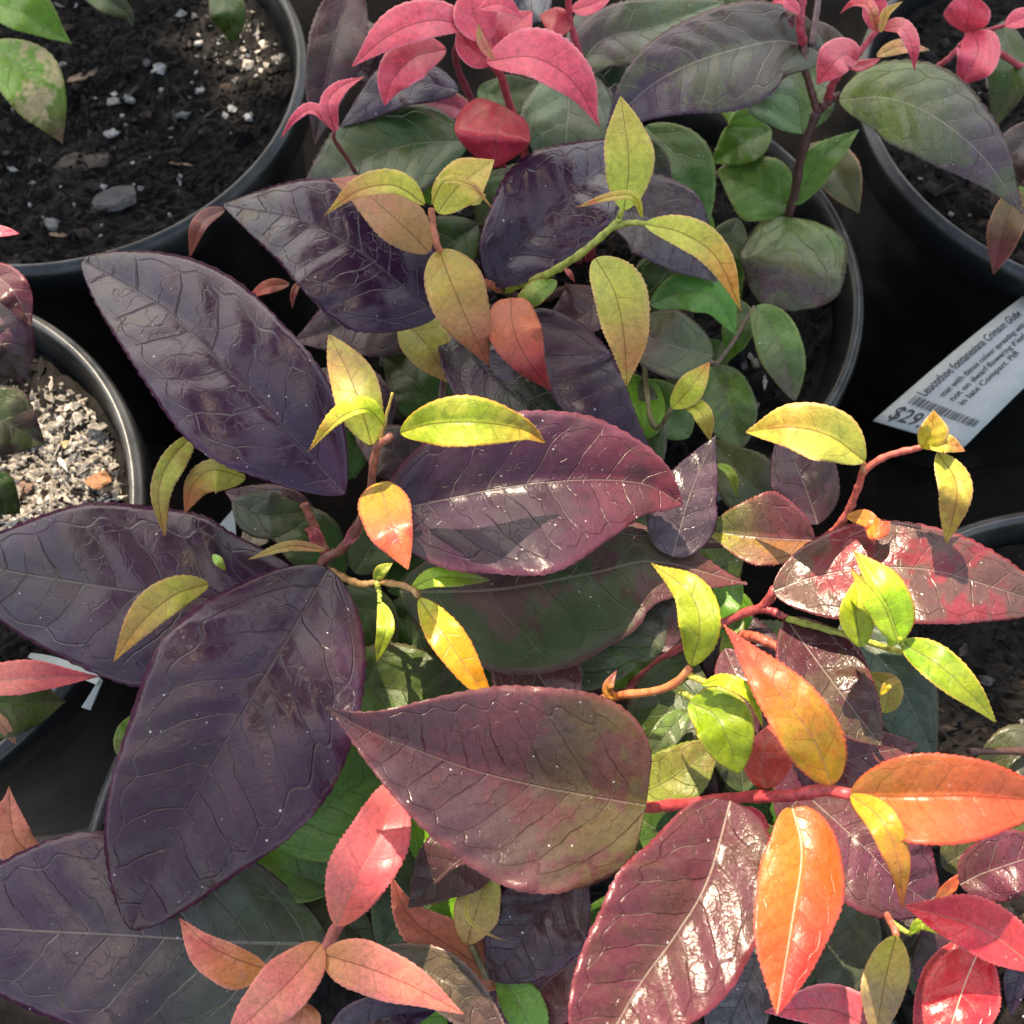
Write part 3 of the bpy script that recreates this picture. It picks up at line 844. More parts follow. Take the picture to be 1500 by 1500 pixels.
S('E', [(640, 1180, -2.2), (800, 900, 1.5), (930, 800, 3.6), (1000, 800, 5), (1180, 790, 5.4)], 1.9, 1.0, BRS)
S('E', [(640, 1190, -2.2), (560, 1150, 2), (440, 1210, 3.6), (420, 1280, 3.8)], 1.6, 1.0, BRS)
# plant F
S('F', [(1660, 1190, -2.2), (1600, 1290, 4), (1530, 1350, 7), (1470, 1400, 8)], 2.0, 1.3, REDS)
S('F', [(1660, 1190, -2.2), (1540, 1110, 1), (1420, 1100, 3)], 1.8, 1.0, BRS)

# ---------------- plant A leaves
L('A', 'grn', [(-40, 0), (30, 18), (105, 64)], 42, 26, (5, 5.4, 4.4), et=1.2)
L('A', 'grn', [(-12, 62), (46, 120), (92, 210)], 46, 46, (4, 4.4, 2.6), et=1.1, tip=(110, 70, 66), split=0.75, blot=(196, 172, 128), ba=0.9,
  label='green leaf with a scorched tan patch and dark tip')
L('A', 'dkg', [(312, -20), (335, 15), (341, 66)], 26, 28, (4, 4.2, 3.0))
L('A', 'dkg', [(110, -30), (180, 15), (196, 40)], 20, 20, (2.5, 2.5, 1.5))
# ---------------- plant C leaves
L('C', 'pnk', [(1416, 48), (1418, 22), (1421, -14)], 35, 34, (5.4, 6.4, 7), f=0.3)
L('C', 'pnk', [(1424, 46), (1432, 78), (1402, 127)], 34, 30, (5.6, 6.2, 5.4), pk=0.35, eb=0.45, tip=(206, 60, 86))
L('C', 'pnk', [(1472, 38), (1498, 26), (1540, 18)], 15, 14, (6, 6.2, 6))
L('C', 'oli', [(1492, 276), (1472, 330), (1455, 402)], 28, 24, (4.2, 4, 2.4), base=(112, 96, 50), tip=(134, 66, 70), blot=(110, 74, 50))
L('C', 'dkm', [(1540, 180), (1490, 220), (1450, 300)], 40, 30, (3.2, 3, 1.8))
L('C', 'dkg', [(1470, 30), (1480, 110), (1455, 190)], 30, 34, (1.6, 1.8, 0.6))
L('C', 'grn', [(1500, 330), (1490, 300), (1480, 250)], 20, 24, (1.8, 2, 1.4))
# ---------------- plant D leaves
L('D', 'mar', [(-30, 392), (14, 420), (47, 478)], 26, 26, (5.6, 5.8, 5), rough=0.28)
L('D', 'dkm', [(-60, 470), (0, 500), (34, 562)], 55, 52, (4.6, 4.6, 3.4), base=(84, 54, 64))
L('D', 'pgr', [(-50, 590), (10, 620), (66, 650)], 52, 56, (3.6, 3.6, 2.4), base=(58, 78, 44), tip=(72, 52, 48))
L('D', 'dkg', [(-40, 700), (0, 728), (30, 752)], 34, 34, (3.2, 3.2, 2.2))
L('D', 'red', [(-70, 1004), (40, 994), (148, 991)], 28, 22, (6.4, 6.8, 6), et=1.3, base=(222, 122, 104), tip=(190, 76, 84), ba=0.3)
L('D', 'dkg', [(-60, 1030), (30, 1030), (96, 1028)], 56, 50, (4.2, 4.2, 3.4))
L('D', 'sal', [(66, 1262), (22, 1226), (13, 1152)], 36, 24, (2.6, 3.2, 3.6), et=1.3, base=(214, 136, 104), tip=(206, 104, 88))
L('D', 'sal', [(-20, 1040), (4, 1062), (24, 1091)], 10, 10, (4.8, 4.6, 4), base=(190, 130, 90), tip=(170, 120, 90))
L('D', 'pnk', [(-24, 334), (0, 338), (28, 342)], 8, 8, (5, 5, 4.8))
# ---------------- plant B leaves: dark and green ones first
L('B', 'dkm', [(515, -40), (484, 80), (462, 210)], 48, 36, (5.4, 5, 3.6), base=(74, 40, 46), tip=(70, 38, 44), vp=0.3)
L('B', 'pgr', [(686, 206), (600, 212), (520, 240), (432, 298)], 74, 66, (5.6, 5.8, 5.2, 4), base=(58, 86, 46), tip=(76, 58, 62), split=0.7, vp=0.55)
L('B', 'pur', [(672, 132), (590, 122), (498, 186)], 34, 34, (6.2, 6.8, 5.6), f=0.2)
L('B', 'grn', [(700, 170), (640, 150), (560, 150)], 20, 22, (5.4, 5.8, 5.4), base=(190, 84, 100), tip=(196, 90, 110))
L('B', 'ggr', [(834, 92), (832, 170), (822, 285)], 72, 66, (5.8, 6.2, 5.0), base=(98, 128, 78), tip=(98, 120, 78), edge=(84, 74, 76), side=((74, 66, 70), (92, 106, 82), 0.45), f=0.25, vp=0.75)
L('B', 'dkg', [(700, 130), (735, 140), (790, 120)], 30, 34, (4.6, 4.8, 4.4))
L('B', 'brt', [(706, 150), (742, 150), (776, 140)], 26, 30, (2.8, 3, 3))
L('B', 'pgr', [(838, 118), (880, 60), (960, 38), (1060, 2)], 44, 46, (5.8, 6.2, 6.4, 6.2), base=(76, 62, 66), tip=(84, 106, 66))
L('B', 'ggr', [(910, 150), (870, 90), (846, 10)], 44, 46, (5.2, 5.4, 5.0), base=(70, 92, 66), tip=(66, 70, 62))
L('B', 'pur', [(800, -30), (765, 0), (735, 40)], 46, 56, (6, 6.2, 5.6), base=(76, 76, 84), tip=(74, 70, 80))
L('B', 'pur', [(860, 200), (890, 170), (915, 110)], 24, 44, (5.2, 5.6, 5.2), base=(78, 70, 76))
L('B', 'dkg', [(1010, -20), (1090, 20), (1180, 60)], 22, 30, (5.8, 6, 5.8), base=(76, 104, 52), tip=(60, 80, 44))
L('B', 'pur', [(1210, 82), (1150, 60), (1083, 70), (1005, 96), (945, 132), (890, 186)], 84, 66, (6.9, 7.6, 7.9, 7.7, 7.2, 6.4), base=(74, 66, 56), tip=(72, 58, 72), blot=(84, 96, 62), ba=0.55, vp=0.9, f=0.3, et=0.85, nv=8, rough=0.33)
L('B', 'pgr', [(1229, 147), (1293, 142), (1350, 160), (1400, 193), (1443, 233), (1499, 312)], 66, 66, (6.2, 6.8, 7, 6.8, 6.2, 5.0), base=(98, 122, 46), tip=(76, 58, 62), split=0.38, edge=(78, 60, 66), vp=0.75, f=0.1, g=0.2, pk=0.38, nv=8, et=1.2, rough=0.30)
L('B', 'ggr', [(1174, 196), (1168, 145), (1150, 70)], 72, 56, (4.4, 4.8, 4.8), base=(104, 138, 80), tip=(90, 112, 70))
L('B', 'dkm', [(1240, 84), (1200, 60), (1150, 40)], 24, 28, (4.8, 5, 4.8), base=(80, 66, 58))
L('B', 'grn', [(945, 185), (1000, 240), (1036, 336)], 44, 46, (3.6, 4.4, 3.4), base=(82, 122, 50), tip=(96, 132, 70), vp=0.2)
L('B', 'grn', [(1130, 190), (1085, 210), (1042, 240)], 32, 32, (2.2, 2.4, 2), base=(104, 136, 50))
L('B', 'grn', [(1158, 305), (1110, 275), (1050, 250)], 50, 50, (1.6, 2.2, 2), base=(98, 138, 54), tip=(98, 132, 54))
L('B', 'grn', [(1165, 300), (1195, 240), (1258, 190)], 22, 26, (2.4, 3, 3.2), base=(98, 142, 60), tip=(88, 128, 48))
L('B', 'oli', [(1180, 215), (1225, 250), (1258, 312)], 34, 34, (1.2, 1.4, 0.4), base=(84, 88, 40), tip=(92, 88, 42), blot=(70, 70, 36), trans=0.15)
L('B', 'pgr', [(1157, 318), (1150, 385), (1128, 452)], 92, 66, (1.9, 2.6, 1.8), pk=0.45, eb=0.35, et=0.55, base=(92, 120, 46), tip=(90, 66, 68), split=0.45, edge=(98, 80, 76), f=0.15, g=0.35, rough=0.3)
L('B', 'grn', [(1080, 320), (1060, 380), (1085, 440)], 34, 30, (0.6, 0.8, 0.2), base=(72, 88, 50))
L('B', 'brt', [(952, 446), (1010, 426), (1050, 440), (1079, 492)], 30, 30, (3.2, 4, 3.9, 3), pk=0.45, base=(82, 136, 60), tip=(84, 146, 50), rough=0.36, trans=0.2)
L('B', 'grn', [(1062, 440), (1080, 470), (1066, 530)], 26, 22, (1.6, 1.8, 1.2), base=(92, 110, 80))
L('B', 'grn', [(1108, 448), (1140, 500), (1165, 587)], 34, 34, (2.4, 3, 2), base=(98, 142, 66), tip=(90, 76, 60), split=0.6, eb=0.45, et=0.8, side=((96, 124, 82), (92, 84, 76), 0.4))
L('B', 'ggr', [(1042, 538), (1066, 588), (1086, 656)], 40, 46, (1.5, 1.9, 1.2), eb=0.45, et=0.6)
L('B', 'pgr', [(1044, 522), (985, 506), (900, 476)], 48, 50, (3.4, 4, 3.6), base=(78, 90, 58), tip=(86, 66, 60))
L('B', 'dkm', [(885, 430), (850, 460), (800, 470)], 34, 50, (4, 4.4, 4), base=(88, 58, 58))
L('B', 'grn', [(1010, 640), (960, 590), (910, 570)], 36, 40, (1.8, 2.2, 1.8), base=(84, 110, 60))
L('B', 'dkg', [(1000, 360), (960, 420), (900, 470)], 40, 40, (1.4, 1.6, 1))
L('B', 'dkg', [(1060, 500), (1010, 560), (1000, 620)], 40, 40, (0.2, 0.6, 0))
L('B', 'pur', [(880, 300), (960, 318), (1050, 412)], 62, 60, (4.8, 5.2, 4.2), base=(84, 76, 80), tip=(86, 74, 80), rough=0.28, vp=0.2)
L('B', 'pgr', [(890, 250), (940, 230), (985, 300)], 30, 30, (4.6, 5, 4.4), base=(84, 108, 50))
L('B', 'dkg', [(800, 460), (740, 500), (620, 560)], 60, 60, (2, 2.4, 1.6))
L('B', 'dkm', [(640, 470), (540, 470), (430, 500)], 52, 56, (3, 3.4, 2.4), base=(62, 46, 46))
L('B', 'dkg', [(700, 330), (620, 380), (480, 420)], 60, 60, (2, 2.4, 1.6))
L('B', 'dkg', [(800, 240), (770, 300), (750, 400)], 60, 60, (2.6, 3, 2.4))
# purple ones
L('B', 'pur', [(642, 462), (580, 410), (523, 365), (440, 322), (326, 300)], 104, 86, (6.9, 7.6, 7.9, 7.6, 6.4), pk=0.36, et=0.95, f=0.25, blot=(52, 42, 50))
L('B', 'pur', [(721, 418), (763, 360), (830, 290), (940, 205)], 84, 76, (6.9, 8, 8.4, 7.6), pk=0.48, f=0.35, blot=(52, 40, 50))
L('B', 'pur', [(782, 452), (812, 560), (868, 618), (960, 672)], 96, 12, (6.6, 7.4, 7.4, 6.6), pk=0.4, et=1.1, f=0.2, rough=0.33)
L('B', 'pur', [(650, 470), (730, 558), (880, 652)], 48, 62, (5.8, 6.4, 6.2), tip=(62, 66, 52), blot=(60, 70, 50))
L('B', 'rus', [(330, 306), (296, 326), (277, 379)], 10, 14, (6.4, 6.8, 5.6), base=(120, 70, 66), tip=(160, 84, 72), et=1.3)
L('B', 'rus', [(424, 416), (392, 420), (363, 437)], 10, 10, (5.4, 5.6, 5), tip=(206, 84, 66))
L('B', 'rus', [(440, 410), (430, 430), (428, 452)], 5, 5, (5, 5, 4.6))
# pink crown
L('B', 'pnk', [(690, 38), (630, 30), (570, 52), (515, 98)], 26, 34, (9.9, 10.6, 10.4, 9.4), et=1.15, f=0.3)
L('B', 'pnk', [(654, 72), (606, 84), (574, 118), (563, 155)], 32, 32, (9.0, 9.6, 9.4, 8.6), pk=0.45)
L('B', 'pnk', [(712, 90), (780, 84), (838, 118), (878, 185)], 44, 30, (9.8, 10.6, 10.4, 9.2), pk=0.42, et=1.35, f=0.5)
L('B', 'pnk', [(722, 94), (690, 68), (668, 40)], 24, 26, (9.2, 9.6, 9.8), base=(214, 66, 84))
L('B', 'pnk', [(718, 90), (742, 50), (780, 16)], 34, 44, (9.3, 9.5, 9.2), base=(210, 58, 76), tip=(222, 84, 104))
L('B', 'pnk', [(703, 12), (735, 6), (766, 26)], 14, 12, (10.6, 10.8, 10.4))
L('B', 'pnk', [(716, 60), (694, 20), (690, -30)], 30, 34, (9.8, 10.2, 10.4))
L('B', 'yel', [(724, 88), (706, 62), (700, 34)], 7, 7, (10.2, 10.6, 10.9), base=(226, 130, 110), tip=(216, 140, 110))
L('B', 'red', [(746, 160), (730, 192), (724, 246)], 50, 62, (8.4, 9.3, 8.2), pk=0.4, eb=0.28, et=0.8, f=0.35, g=0.5, base=(204, 52, 72), tip=(200, 56, 78), trans=0.3)
L('B', 'pnk', [(492, 193), (460, 162), (435, 172), (411, 203)], 5, 11, (7.6, 8.2, 8, 7.2), et=1.3)
L('B', 'pnk', [(491, 194), (480, 152), (498, 128), (534, 112)], 12, 16, (7.6, 8.4, 8.4, 8.2), et=1.3)
L('B', 'red', [(838, 38), (815, 28), (790, 22)], 26, 18, (8, 8.4, 8), eb=0.4, base=(206, 58, 70), tip=(204, 62, 74))
L('B', 'pnk', [(836, 14), (862, 8), (900, -10)], 14, 14, (8.4, 8.8, 8.8))
L('B', 'pnk', [(1258, 88), (1232, 82), (1196, 124)], 24, 28, (7.8, 8.2, 7.4), pk=0.4, eb=0.5, et=1.1, base=(238, 120, 130), tip=(232, 92, 108), f=0.5)
L('B', 'pnk', [(1286, 48), (1282, 18), (1284, -24)], 18, 20, (8.8, 9.4, 9.8))
L('B', 'pnk', [(1284, 46), (1272, 10), (1250, 6), (1230, 20)], 5, 11, (9, 10, 10, 9.4), et=1.4, base=(240, 170, 120))
L('B', 'pnk', [(1290, 42), (1318, 40), (1334, 62), (1340, 104)], 15, 10, (9, 9.6, 9.4, 8.6), et=1.3, base=(240, 130, 130))
L('B', 'oli', [(1284, 82), (1318, 68), (1362, 73)], 11, 11, (7.6, 7.9, 7.6), base=(226, 178, 110), tip=(232, 150, 120))
L('B', 'yel', [(1290, 48), (1298, 20), (1322, 2)], 7, 6, (9.2, 9.6, 9.8), base=(230, 170, 96))
L('B', 'red', [(1240, 96), (1262, 96), (1290, 86)], 8, 8, (6.9, 7, 7), base=(200, 70, 86))
L('B', 'dkm', [(1162, 40), (1156, 20), (1140, 26)], 6, 6, (7.8, 8, 7.6), base=(120, 50, 60))
L('B', 'pnk', [(1172, 20), (1150, 0), (1130, 4)], 10, 10, (8.6, 9, 8.8))
# yellow shoot, left of middle
L('B', 'oli', [(629, 370), (585, 326), (535, 284), (486, 262)], 34, 42, (9.2, 9.5, 9.2, 8.6), base=(176, 128, 76), tip=(176, 96, 84), blot=(170, 130, 72), f=0.15)
L('B', 'yel', [(622, 300), (578, 272), (525, 280), (474, 316)], 12, 24, (10.4, 11, 10.7, 9.6), et=1.5, base=(208, 204, 78), tip=(206, 140, 84))
L('B', 'yel', [(641, 312), (672, 272), (724, 234)], 34, 34, (10.2, 10.8, 10.6), base=(206, 200, 74), tip=(214, 176, 84), pk=0.48)
L('B', 'yel', [(632, 300), (652, 266), (690, 272), (722, 306)], 7, 4, (10.6, 11.3, 11.3, 10.6), et=1.3, base=(206, 196, 80), tip=(216, 150, 96))
L('B', 'lim', [(690, 300), (698, 290), (712, 285)], 10, 10, (9.4, 9.4, 9.2), base=(186, 178, 80))
L('B', 'oli', [(643, 366), (662, 416), (684, 468), (716, 536)], 46, 42, (9.4, 9.9, 9.4, 8.2), pk=0.34, eb=0.5, et=1.1, base=(172, 152, 62), tip=(196, 118, 88), blot=(188, 140, 78), f=0.25)
L('B', 'rus', [(748, 436), (752, 482), (772, 526), (808, 573)], 40, 36, (8.6, 9.2, 8.9, 7.8), pk=0.28, eb=0.3, et=1.15, base=(198, 104, 70), tip=(162, 46, 56), ba=0.3, f=0.15)
L('B', 'brt', [(760, 448), (786, 428), (816, 412)], 17, 17, (7.6, 8.2, 7.8), eb=0.45, et=0.6, base=(150, 160, 72), tip=(150, 176, 78), edge=(200, 130, 90), f=-0.4, g=0.1)
L('B', 'yel', [(588, 466), (622, 502), (667, 568)], 38, 34, (5.4, 6, 5), pk=0.35, base=(180, 174, 70), tip=(190, 146, 84), et=1.25)
# yellow shoot, right of middle
L('B', 'yel', [(914, 308), (921, 235), (909, 141)], 36, 37, (10.4, 11.2, 11.4), pk=0.45, et=0.95, base=(190, 206, 82), tip=(200, 184, 84), f=0.25)
L('B', 'yel', [(941, 320), (928, 288), (895, 288), (844, 304)], 6, 7, (10.8, 11.6, 11.4, 10.6), et=1.2, base=(208, 206, 78), tip=(222, 128, 100))
L('B', 'yel', [(944, 328), (1000, 342), (1050, 378), (1086, 456)], 28, 22, (10.3, 10.8, 10.4, 9.2), pk=0.4, et=1.25, tip=(228, 156, 72))
L('B', 'yel', [(872, 378), (900, 428), (914, 494), (918, 566)], 46, 32, (10, 10.3, 9.8, 8.8), pk=0.36, eb=0.5, base=(172, 178, 76), tip=(202, 142, 84))
L('B', 'rus', [(826, 392), (834, 400), (842, 414)], 4, 4, (8.8, 8.8, 8.4), base=(206, 110, 100), tip=(190, 80, 84))
L('B', 'yel', [(984, 598), (1008, 572), (1040, 530)], 20, 21, (6.6, 7.2, 7), base=(198, 206, 70), tip=(222, 130, 60), split=0.75)
L('B', 'yel', [(1000, 592), (1026, 604), (1041, 648)], 16, 12, (6.7, 7.1, 6.2), base=(196, 206, 78), et=1.2)
L('B', 'lim', [(930, 600), (945, 606), (950, 622)], 8, 8, (3, 3.2, 3), base=(160, 160, 60))
# ---------------- plant E leaves (front)
# big purple ones
L('E', 'pur', [(505, 724), (430, 640), (340, 548), (240, 452), (120, 380)], 112, 108, (8.4, 9.3, 9.5, 9.0, 8.0), pk=0.46, eb=0.72, et=0.70, f=0.5, g=0.35, blot=(54, 38, 46), rough=0.21, vp=0.1, label='largest upper left dark purple leaf with blunt tip')
L('E', 'pur', [(440, 850), (330, 876), (220, 868), (110, 852), (0, 833), (-100, 806)], 136, 130, (5.6, 6.2, 6.4, 6.2, 5.8, 5.0), f=0.15, blot=(52, 46, 40), ba=0.5)
L('E', 'pur', [(482, 832), (430, 920), (370, 1020), (300, 1140), (240, 1250), (192, 1362)], 166, 152, (7.0, 8.0, 8.4, 8.2, 7.6, 6.7), pk=0.40, eb=0.6, et=0.70, fl=0.35, fr=0.5, g=0.32, base=(53, 29, 49), tip=(56, 27, 40), blot=(54, 40, 40), nv=8, rough=0.21)
L('E', 'pur', [(480, 1384), (330, 1380), (183, 1370), (0, 1360), (-160, 1345)], 156, 160, (3.6, 4.6, 5, 4.8, 4), base=(72, 92, 58), tip=(53, 29, 49), split=0.24, f=0.12, g=0.15, blot=(72, 62, 62), vp=0.5, nv=8)
L('E', 'pur', [(556, 752), (640, 734), (733, 715), (817, 705), (893, 703), (950, 711), (1000, 739)], 112, 132, (7.8, 8.6, 9.0, 9.1, 8.9, 8.6, 8.2), pk=0.44, eb=0.55, et=0.85, fl=0.7, fr=0.8, g=0.3, base=(52, 29, 46), tip=(96, 38, 46), split=0.72, vp=0.4, nv=8, rough=0.32, edge=(112, 58, 74), label='central purple leaf turning maroon at its sunlit tip')
L('E', 'dkg', [(585, 866), (730, 862), (870, 838), (960, 822), (1095, 855)], 84, 128, (5.2, 6.4, 6.7, 6.7, 6.4), pk=0.36, et=1.25, fl=0.2, fr=0.5, base=(50, 66, 38), tip=(112, 46, 58), split=0.85, blot=(78, 42, 46), ba=0.8, edge=(96, 48, 58), vp=0.4)
L('E', 'mar', [(947, 1180), (900, 1172), (800, 1154), (700, 1130), (620, 1102), (540, 1070), (478, 1036)], 150, 150, (7.9, 8.3, 8.8, 9.3, 9.9, 10.5, 11.0), pk=0.31, eb=0.24, et=1.35, fl=0.85, fr=0.7, g=0.3, base=(78, 68, 40), tip=(66, 42, 48), split=0.24, blot=(78, 40, 46), ba=0.7, edge=(112, 60, 64), vp=0.25, nv=8, label='wide maroon leaf pointing left, green by its midrib')
L('E', 'mar', [(1070, 1173), (1036, 1290), (987, 1373), (930, 1453), (850, 1600)], 110, 116, (9.0, 9.5, 9.9, 10.2, 10.3), pk=0.42, eb=0.38, et=0.8, fl=0.42, fr=0.5, gl=0.08, gr=0.12, vp=0.9, nv=8, rough=0.27, label='glossy maroon leaf with a bright glint beside its pale midrib')
L('E', 'mar', [(1133, 866), (1187, 847), (1247, 835), (1310, 831), (1370, 836), (1433, 853), (1550, 890)], 68, 82, (7.3, 7.5, 7.85, 8.1, 8.1, 7.8, 6.8), pk=0.40, eb=0.55, et=0.75, fl=0.04, fr=0.42, gl=0.12, gr=0.18, base=(92, 66, 56), tip=(88, 58, 54), blot=(132, 38, 50), ba=0.75, rough=0.24, vp=0.4, label='glossy brownish maroon leaf with red blotches')
L('E', 'mar', [(1151, 906), (1200, 973), (1232, 1016), (1290, 1092)], 58, 62, (6.5, 6.95, 7.2, 7.1), pk=0.45, et=0.85, base=(80, 42, 48), tip=(76, 48, 46), blot=(78, 92, 46), ba=0.2, rough=0.23, vp=0.9, fl=0.08, fr=0.25, g=0.1)
L('E', 'dkg', [(1232, 912), (1310, 990), (1372, 1116)], 52, 70, (3.8, 4.4, 3.6), base=(62, 82, 60), tip=(66, 80, 62), blot=(60, 60, 56), vp=0.5)
L('E', 'mar', [(1140, 1200), (1230, 1120), (1345, 1090)], 60, 64, (4.4, 5.2, 4.8), base=(100, 52, 62))
L('E', 'mar', [(1190, 1172), (1265, 1240), (1310, 1285), (1372, 1330)], 88, 80, (5.4, 6.2, 6.2, 5.6), base=(96, 50, 62), tip=(92, 48, 62), pk=0.5, et=0.7, vp=0.7)
L('E', 'mar', [(1194, 792), (1110, 787), (1030, 776)], 40, 66, (5.8, 6.4, 6), base=(136, 52, 62), tip=(120, 140, 56), split=0.6, blot=(104, 64, 70), ba=0.5, side=((140, 118, 50), (90, 72, 70), 0.5), f=0.9)
L('E', 'pur', [(985, 815), (1012, 720), (1048, 638)], 52, 48, (6.9, 7.5, 7.4), pk=0.3, eb=0.4, et=1.15, base=(86, 70, 76), tip=(80, 56, 66), vp=0.6, f=0.1)
L('E', 'dkm', [(1198, 768), (1180, 715), (1142, 625)], 48, 54, (5.2, 5.6, 5), base=(78, 50, 56), tip=(74, 44, 54), vp=0.6)
L('E', 'dkg', [(1160, 760), (1090, 700), (1040, 640)], 48, 46, (2.4, 2.8, 2.2), base=(56, 66, 40))
L('E', 'lim', [(1050, 680), (1070, 694), (1079, 727)], 8, 6, (4.4, 4.6, 4), base=(150, 190, 70), pet=False)
L('E', 'ggr', [(845, 1010), (880, 930), (930, 870), (1010, 815)], 30, 84, (5.2, 6.2, 6.3, 5.8), base=(64, 88, 44), tip=(66, 58, 50), pk=0.45, vp=0.1, f=0.2, rough=0.3)
L('E', 'mar', [(740, 925), (786, 985), (845, 1075)], 62, 66, (6.1, 6.15, 6.2), f=0.02, g=0.05, rough=0.22, base=(120, 76, 72), tip=(110, 70, 66), vp=0.9)
L('E', 'brt', [(1078, 845), (1062, 880), (1046, 925)], 24, 22, (5, 5.2, 4.8), base=(104, 150, 62), et=0.6, eb=0.4)
L('E', 'dkg', [(1010, 960), (980, 1040), (930, 1140)], 56, 60, (4.4, 4.8, 4), base=(56, 76, 40))
L('E', 'ggr', [(1010, 1040), (985, 1065), (940, 1120)], 20, 22, (5.6, 5.8, 5.2), base=(100, 124, 62))
L('E', 'grn', [(920, 1172), (985, 1140), (1060, 1080)], 44, 44, (5.2, 5.8, 5.6), base=(124, 130, 56), tip=(116, 104, 52))
L('E', 'dkg', [(1090, 1160), (1080, 1100), (1040, 1040)], 40, 40, (4.4, 4.6, 4), base=(60, 74, 40))
L('E', 'mar', [(1062, 950), (1085, 1005), (1110, 1075)], 34, 34, (5.2, 5.6, 5.2), base=(98, 60, 66))
L('E', 'lim', [(1085, 890), (1065, 960), (1052, 1000)], 14, 14, (4.8, 4.8, 4.4), base=(104, 136, 62))
# green ones between
L('E', 'grn', [(400, 1236), (470, 1185), (600, 1095)], 84, 84, (3.9, 4.6, 4.4), base=(76, 112, 46), tip=(68, 102, 40), vp=0.1)
L('E', 'dkg', [(470, 1010), (580, 1010), (740, 1040)], 66, 66, (4.6, 5.2, 4.8), base=(70, 96, 34), tip=(58, 68, 32), vp=0.1)
L('E', 'grn', [(490, 1300), (420, 1275), (330, 1255)], 44, 46, (3.6, 3.9, 3.4), base=(70, 92, 50))
L('E', 'dkg', [(560, 1390), (600, 1320), (650, 1180)], 60, 60, (3, 3.4, 2.8), base=(58, 78, 44))
L('E', 'dkg', [(430, 1230), (480, 1320), (560, 1400)], 44, 44, (2.6, 3, 2.4), base=(52, 66, 36))
L('E', 'dkg', [(340, 735), (390, 755), (460, 748)], 34, 34, (4.6, 5, 4.6), base=(60, 72, 56))
L('E', 'oli', [(355, 800), (385, 775), (420, 765)], 18, 20, (2.4, 2.8, 2.4), base=(150, 134, 108), tip=(120, 100, 80), blot=(96, 84, 66), trans=0.1, label='shrivelled tan dead leaf')
L('E', 'dkm', [(745, 1215), (670, 1262), (598, 1330)], 50, 58, (5.8, 6.6, 6), base=(84, 48, 48), tip=(72, 44, 42), vp=0.4)
L('E', 'oli', [(684, 1384), (698, 1332), (722, 1264)], 32, 34, (5.7, 6.2, 6.4), base=(190, 150, 90), tip=(168, 160, 70), et=0.9)
L('E', 'yel', [(684, 1308), (686, 1345), (716, 1368), (746, 1380)], 2.5, 3.5, (6.6, 7, 7, 6.7), et=1.2, base=(196, 186, 90), tip=(196, 160, 96), tooth=0, pet=False)
L('E', 'sal', [(745, 1440), (668, 1392), (604, 1346), (571, 1282)], 46, 40, (4.8, 5.4, 5.6, 5.2), pk=0.3, et=1.2, base=(180, 110, 72), tip=(198, 100, 80), blot=(186, 112, 88))
L('E', 'pur', [(850, 1272), (800, 1330), (720, 1436)], 78, 66, (5.4, 6, 5.4), pk=0.5, et=0.7, base=(70, 48, 52), tip=(66, 44, 50), rough=0.24, vp=0.1)
L('E', 'mar', [(880, 1390), (800, 1440), (720, 1540)], 66, 56, (4.2, 4.8, 4.2), base=(112, 66, 66), tip=(104, 60, 62))
L('E', 'brt', [(726, 1418), (760, 1470), (800, 1560)], 34, 26, (5, 5.2, 4.6), base=(110, 156, 62), tip=(100, 150, 56), eb=0.8)
L('E', 'dkm', [(548, 1394), (650, 1436), (755, 1540)], 38, 44, (5.4, 6, 5.4), base=(84, 72, 54), tip=(88, 66, 60), edge=(150, 120, 110), f=0.5)
L('E', 'pur', [(480, 1520), (560, 1490), (640, 1480)], 36, 40, (4, 4.4, 4), base=(74, 58, 66))
L('E', 'pur', [(1120, 1360), (1095, 1440), (1040, 1560)], 50, 56, (4.6, 5.2, 4.6), base=(84, 80, 82), tip=(80, 74, 78), vp=0.0)
L('E', 'dkg', [(1262, 1300), (1244, 1380), (1215, 1500)], 44, 46, (4, 4.6, 4), base=(80, 84, 62), tip=(66, 70, 52))
L('E', 'dkg', [(1290, 1300), (1350, 1370), (1370, 1500)], 50, 50, (2.6, 3, 2.4), base=(62, 50, 48))
L('E', 'pnk', [(1310, 1530), (1220, 1480), (1120, 1482)], 30, 40, (6, 6.4, 6), base=(190, 90, 98), tip=(186, 88, 96))
L('E', 'grn', [(196, 1120), (182, 1085), (200, 1040)], 16, 16, (4.8, 5.0, 5.0), base=(96, 96, 56), pet=False)
# shoots on the hub
L('E', 'yel', [(545, 652), (530, 602), (512, 550), (482, 490)], 34, 36, (10.4, 11, 11, 10.4), pk=0.45, et=0.85, base=(164, 178, 66), tip=(180, 142, 78), f=0.15)
L('E', 'lim', [(565, 626), (536, 600), (497, 614), (451, 662)], 6, 20, (10.8, 11.6, 11.3, 10.4), et=1.3, base=(190, 208, 62), tip=(214, 130, 84), split=0.65)
L('E', 'yel', [(586, 634), (634, 621), (700, 619), (765, 629), (799, 649)], 38, 36, (11, 11.8, 12, 11.6, 11.1), pk=0.42, et=1.0, base=(140, 158, 44), tip=(172, 112, 46), split=0.8, edge=(214, 140, 66), f=0.8, vp=0.0)
L('E', 'ora', [(556, 706), (572, 762), (598, 834)], 34, 42, (9.7, 10.6, 10.4), pk=0.3, eb=0.4, et=0.95, base=(164, 132, 52), tip=(190, 72, 70), split=0.45, edge=(214, 104, 90), f=0.15)
L('E', 'lim', [(602, 862), (640, 846), (690, 848), (718, 850)], 16, 14, (8.2, 8.7, 8.6, 8.2), base=(172, 204, 62), tip=(160, 150, 110), split=0.8)
L('E', 'lim', [(548, 850), (560, 835), (575, 825)], 9, 9, (7.4, 7.8, 7.8), base=(150, 166, 66))
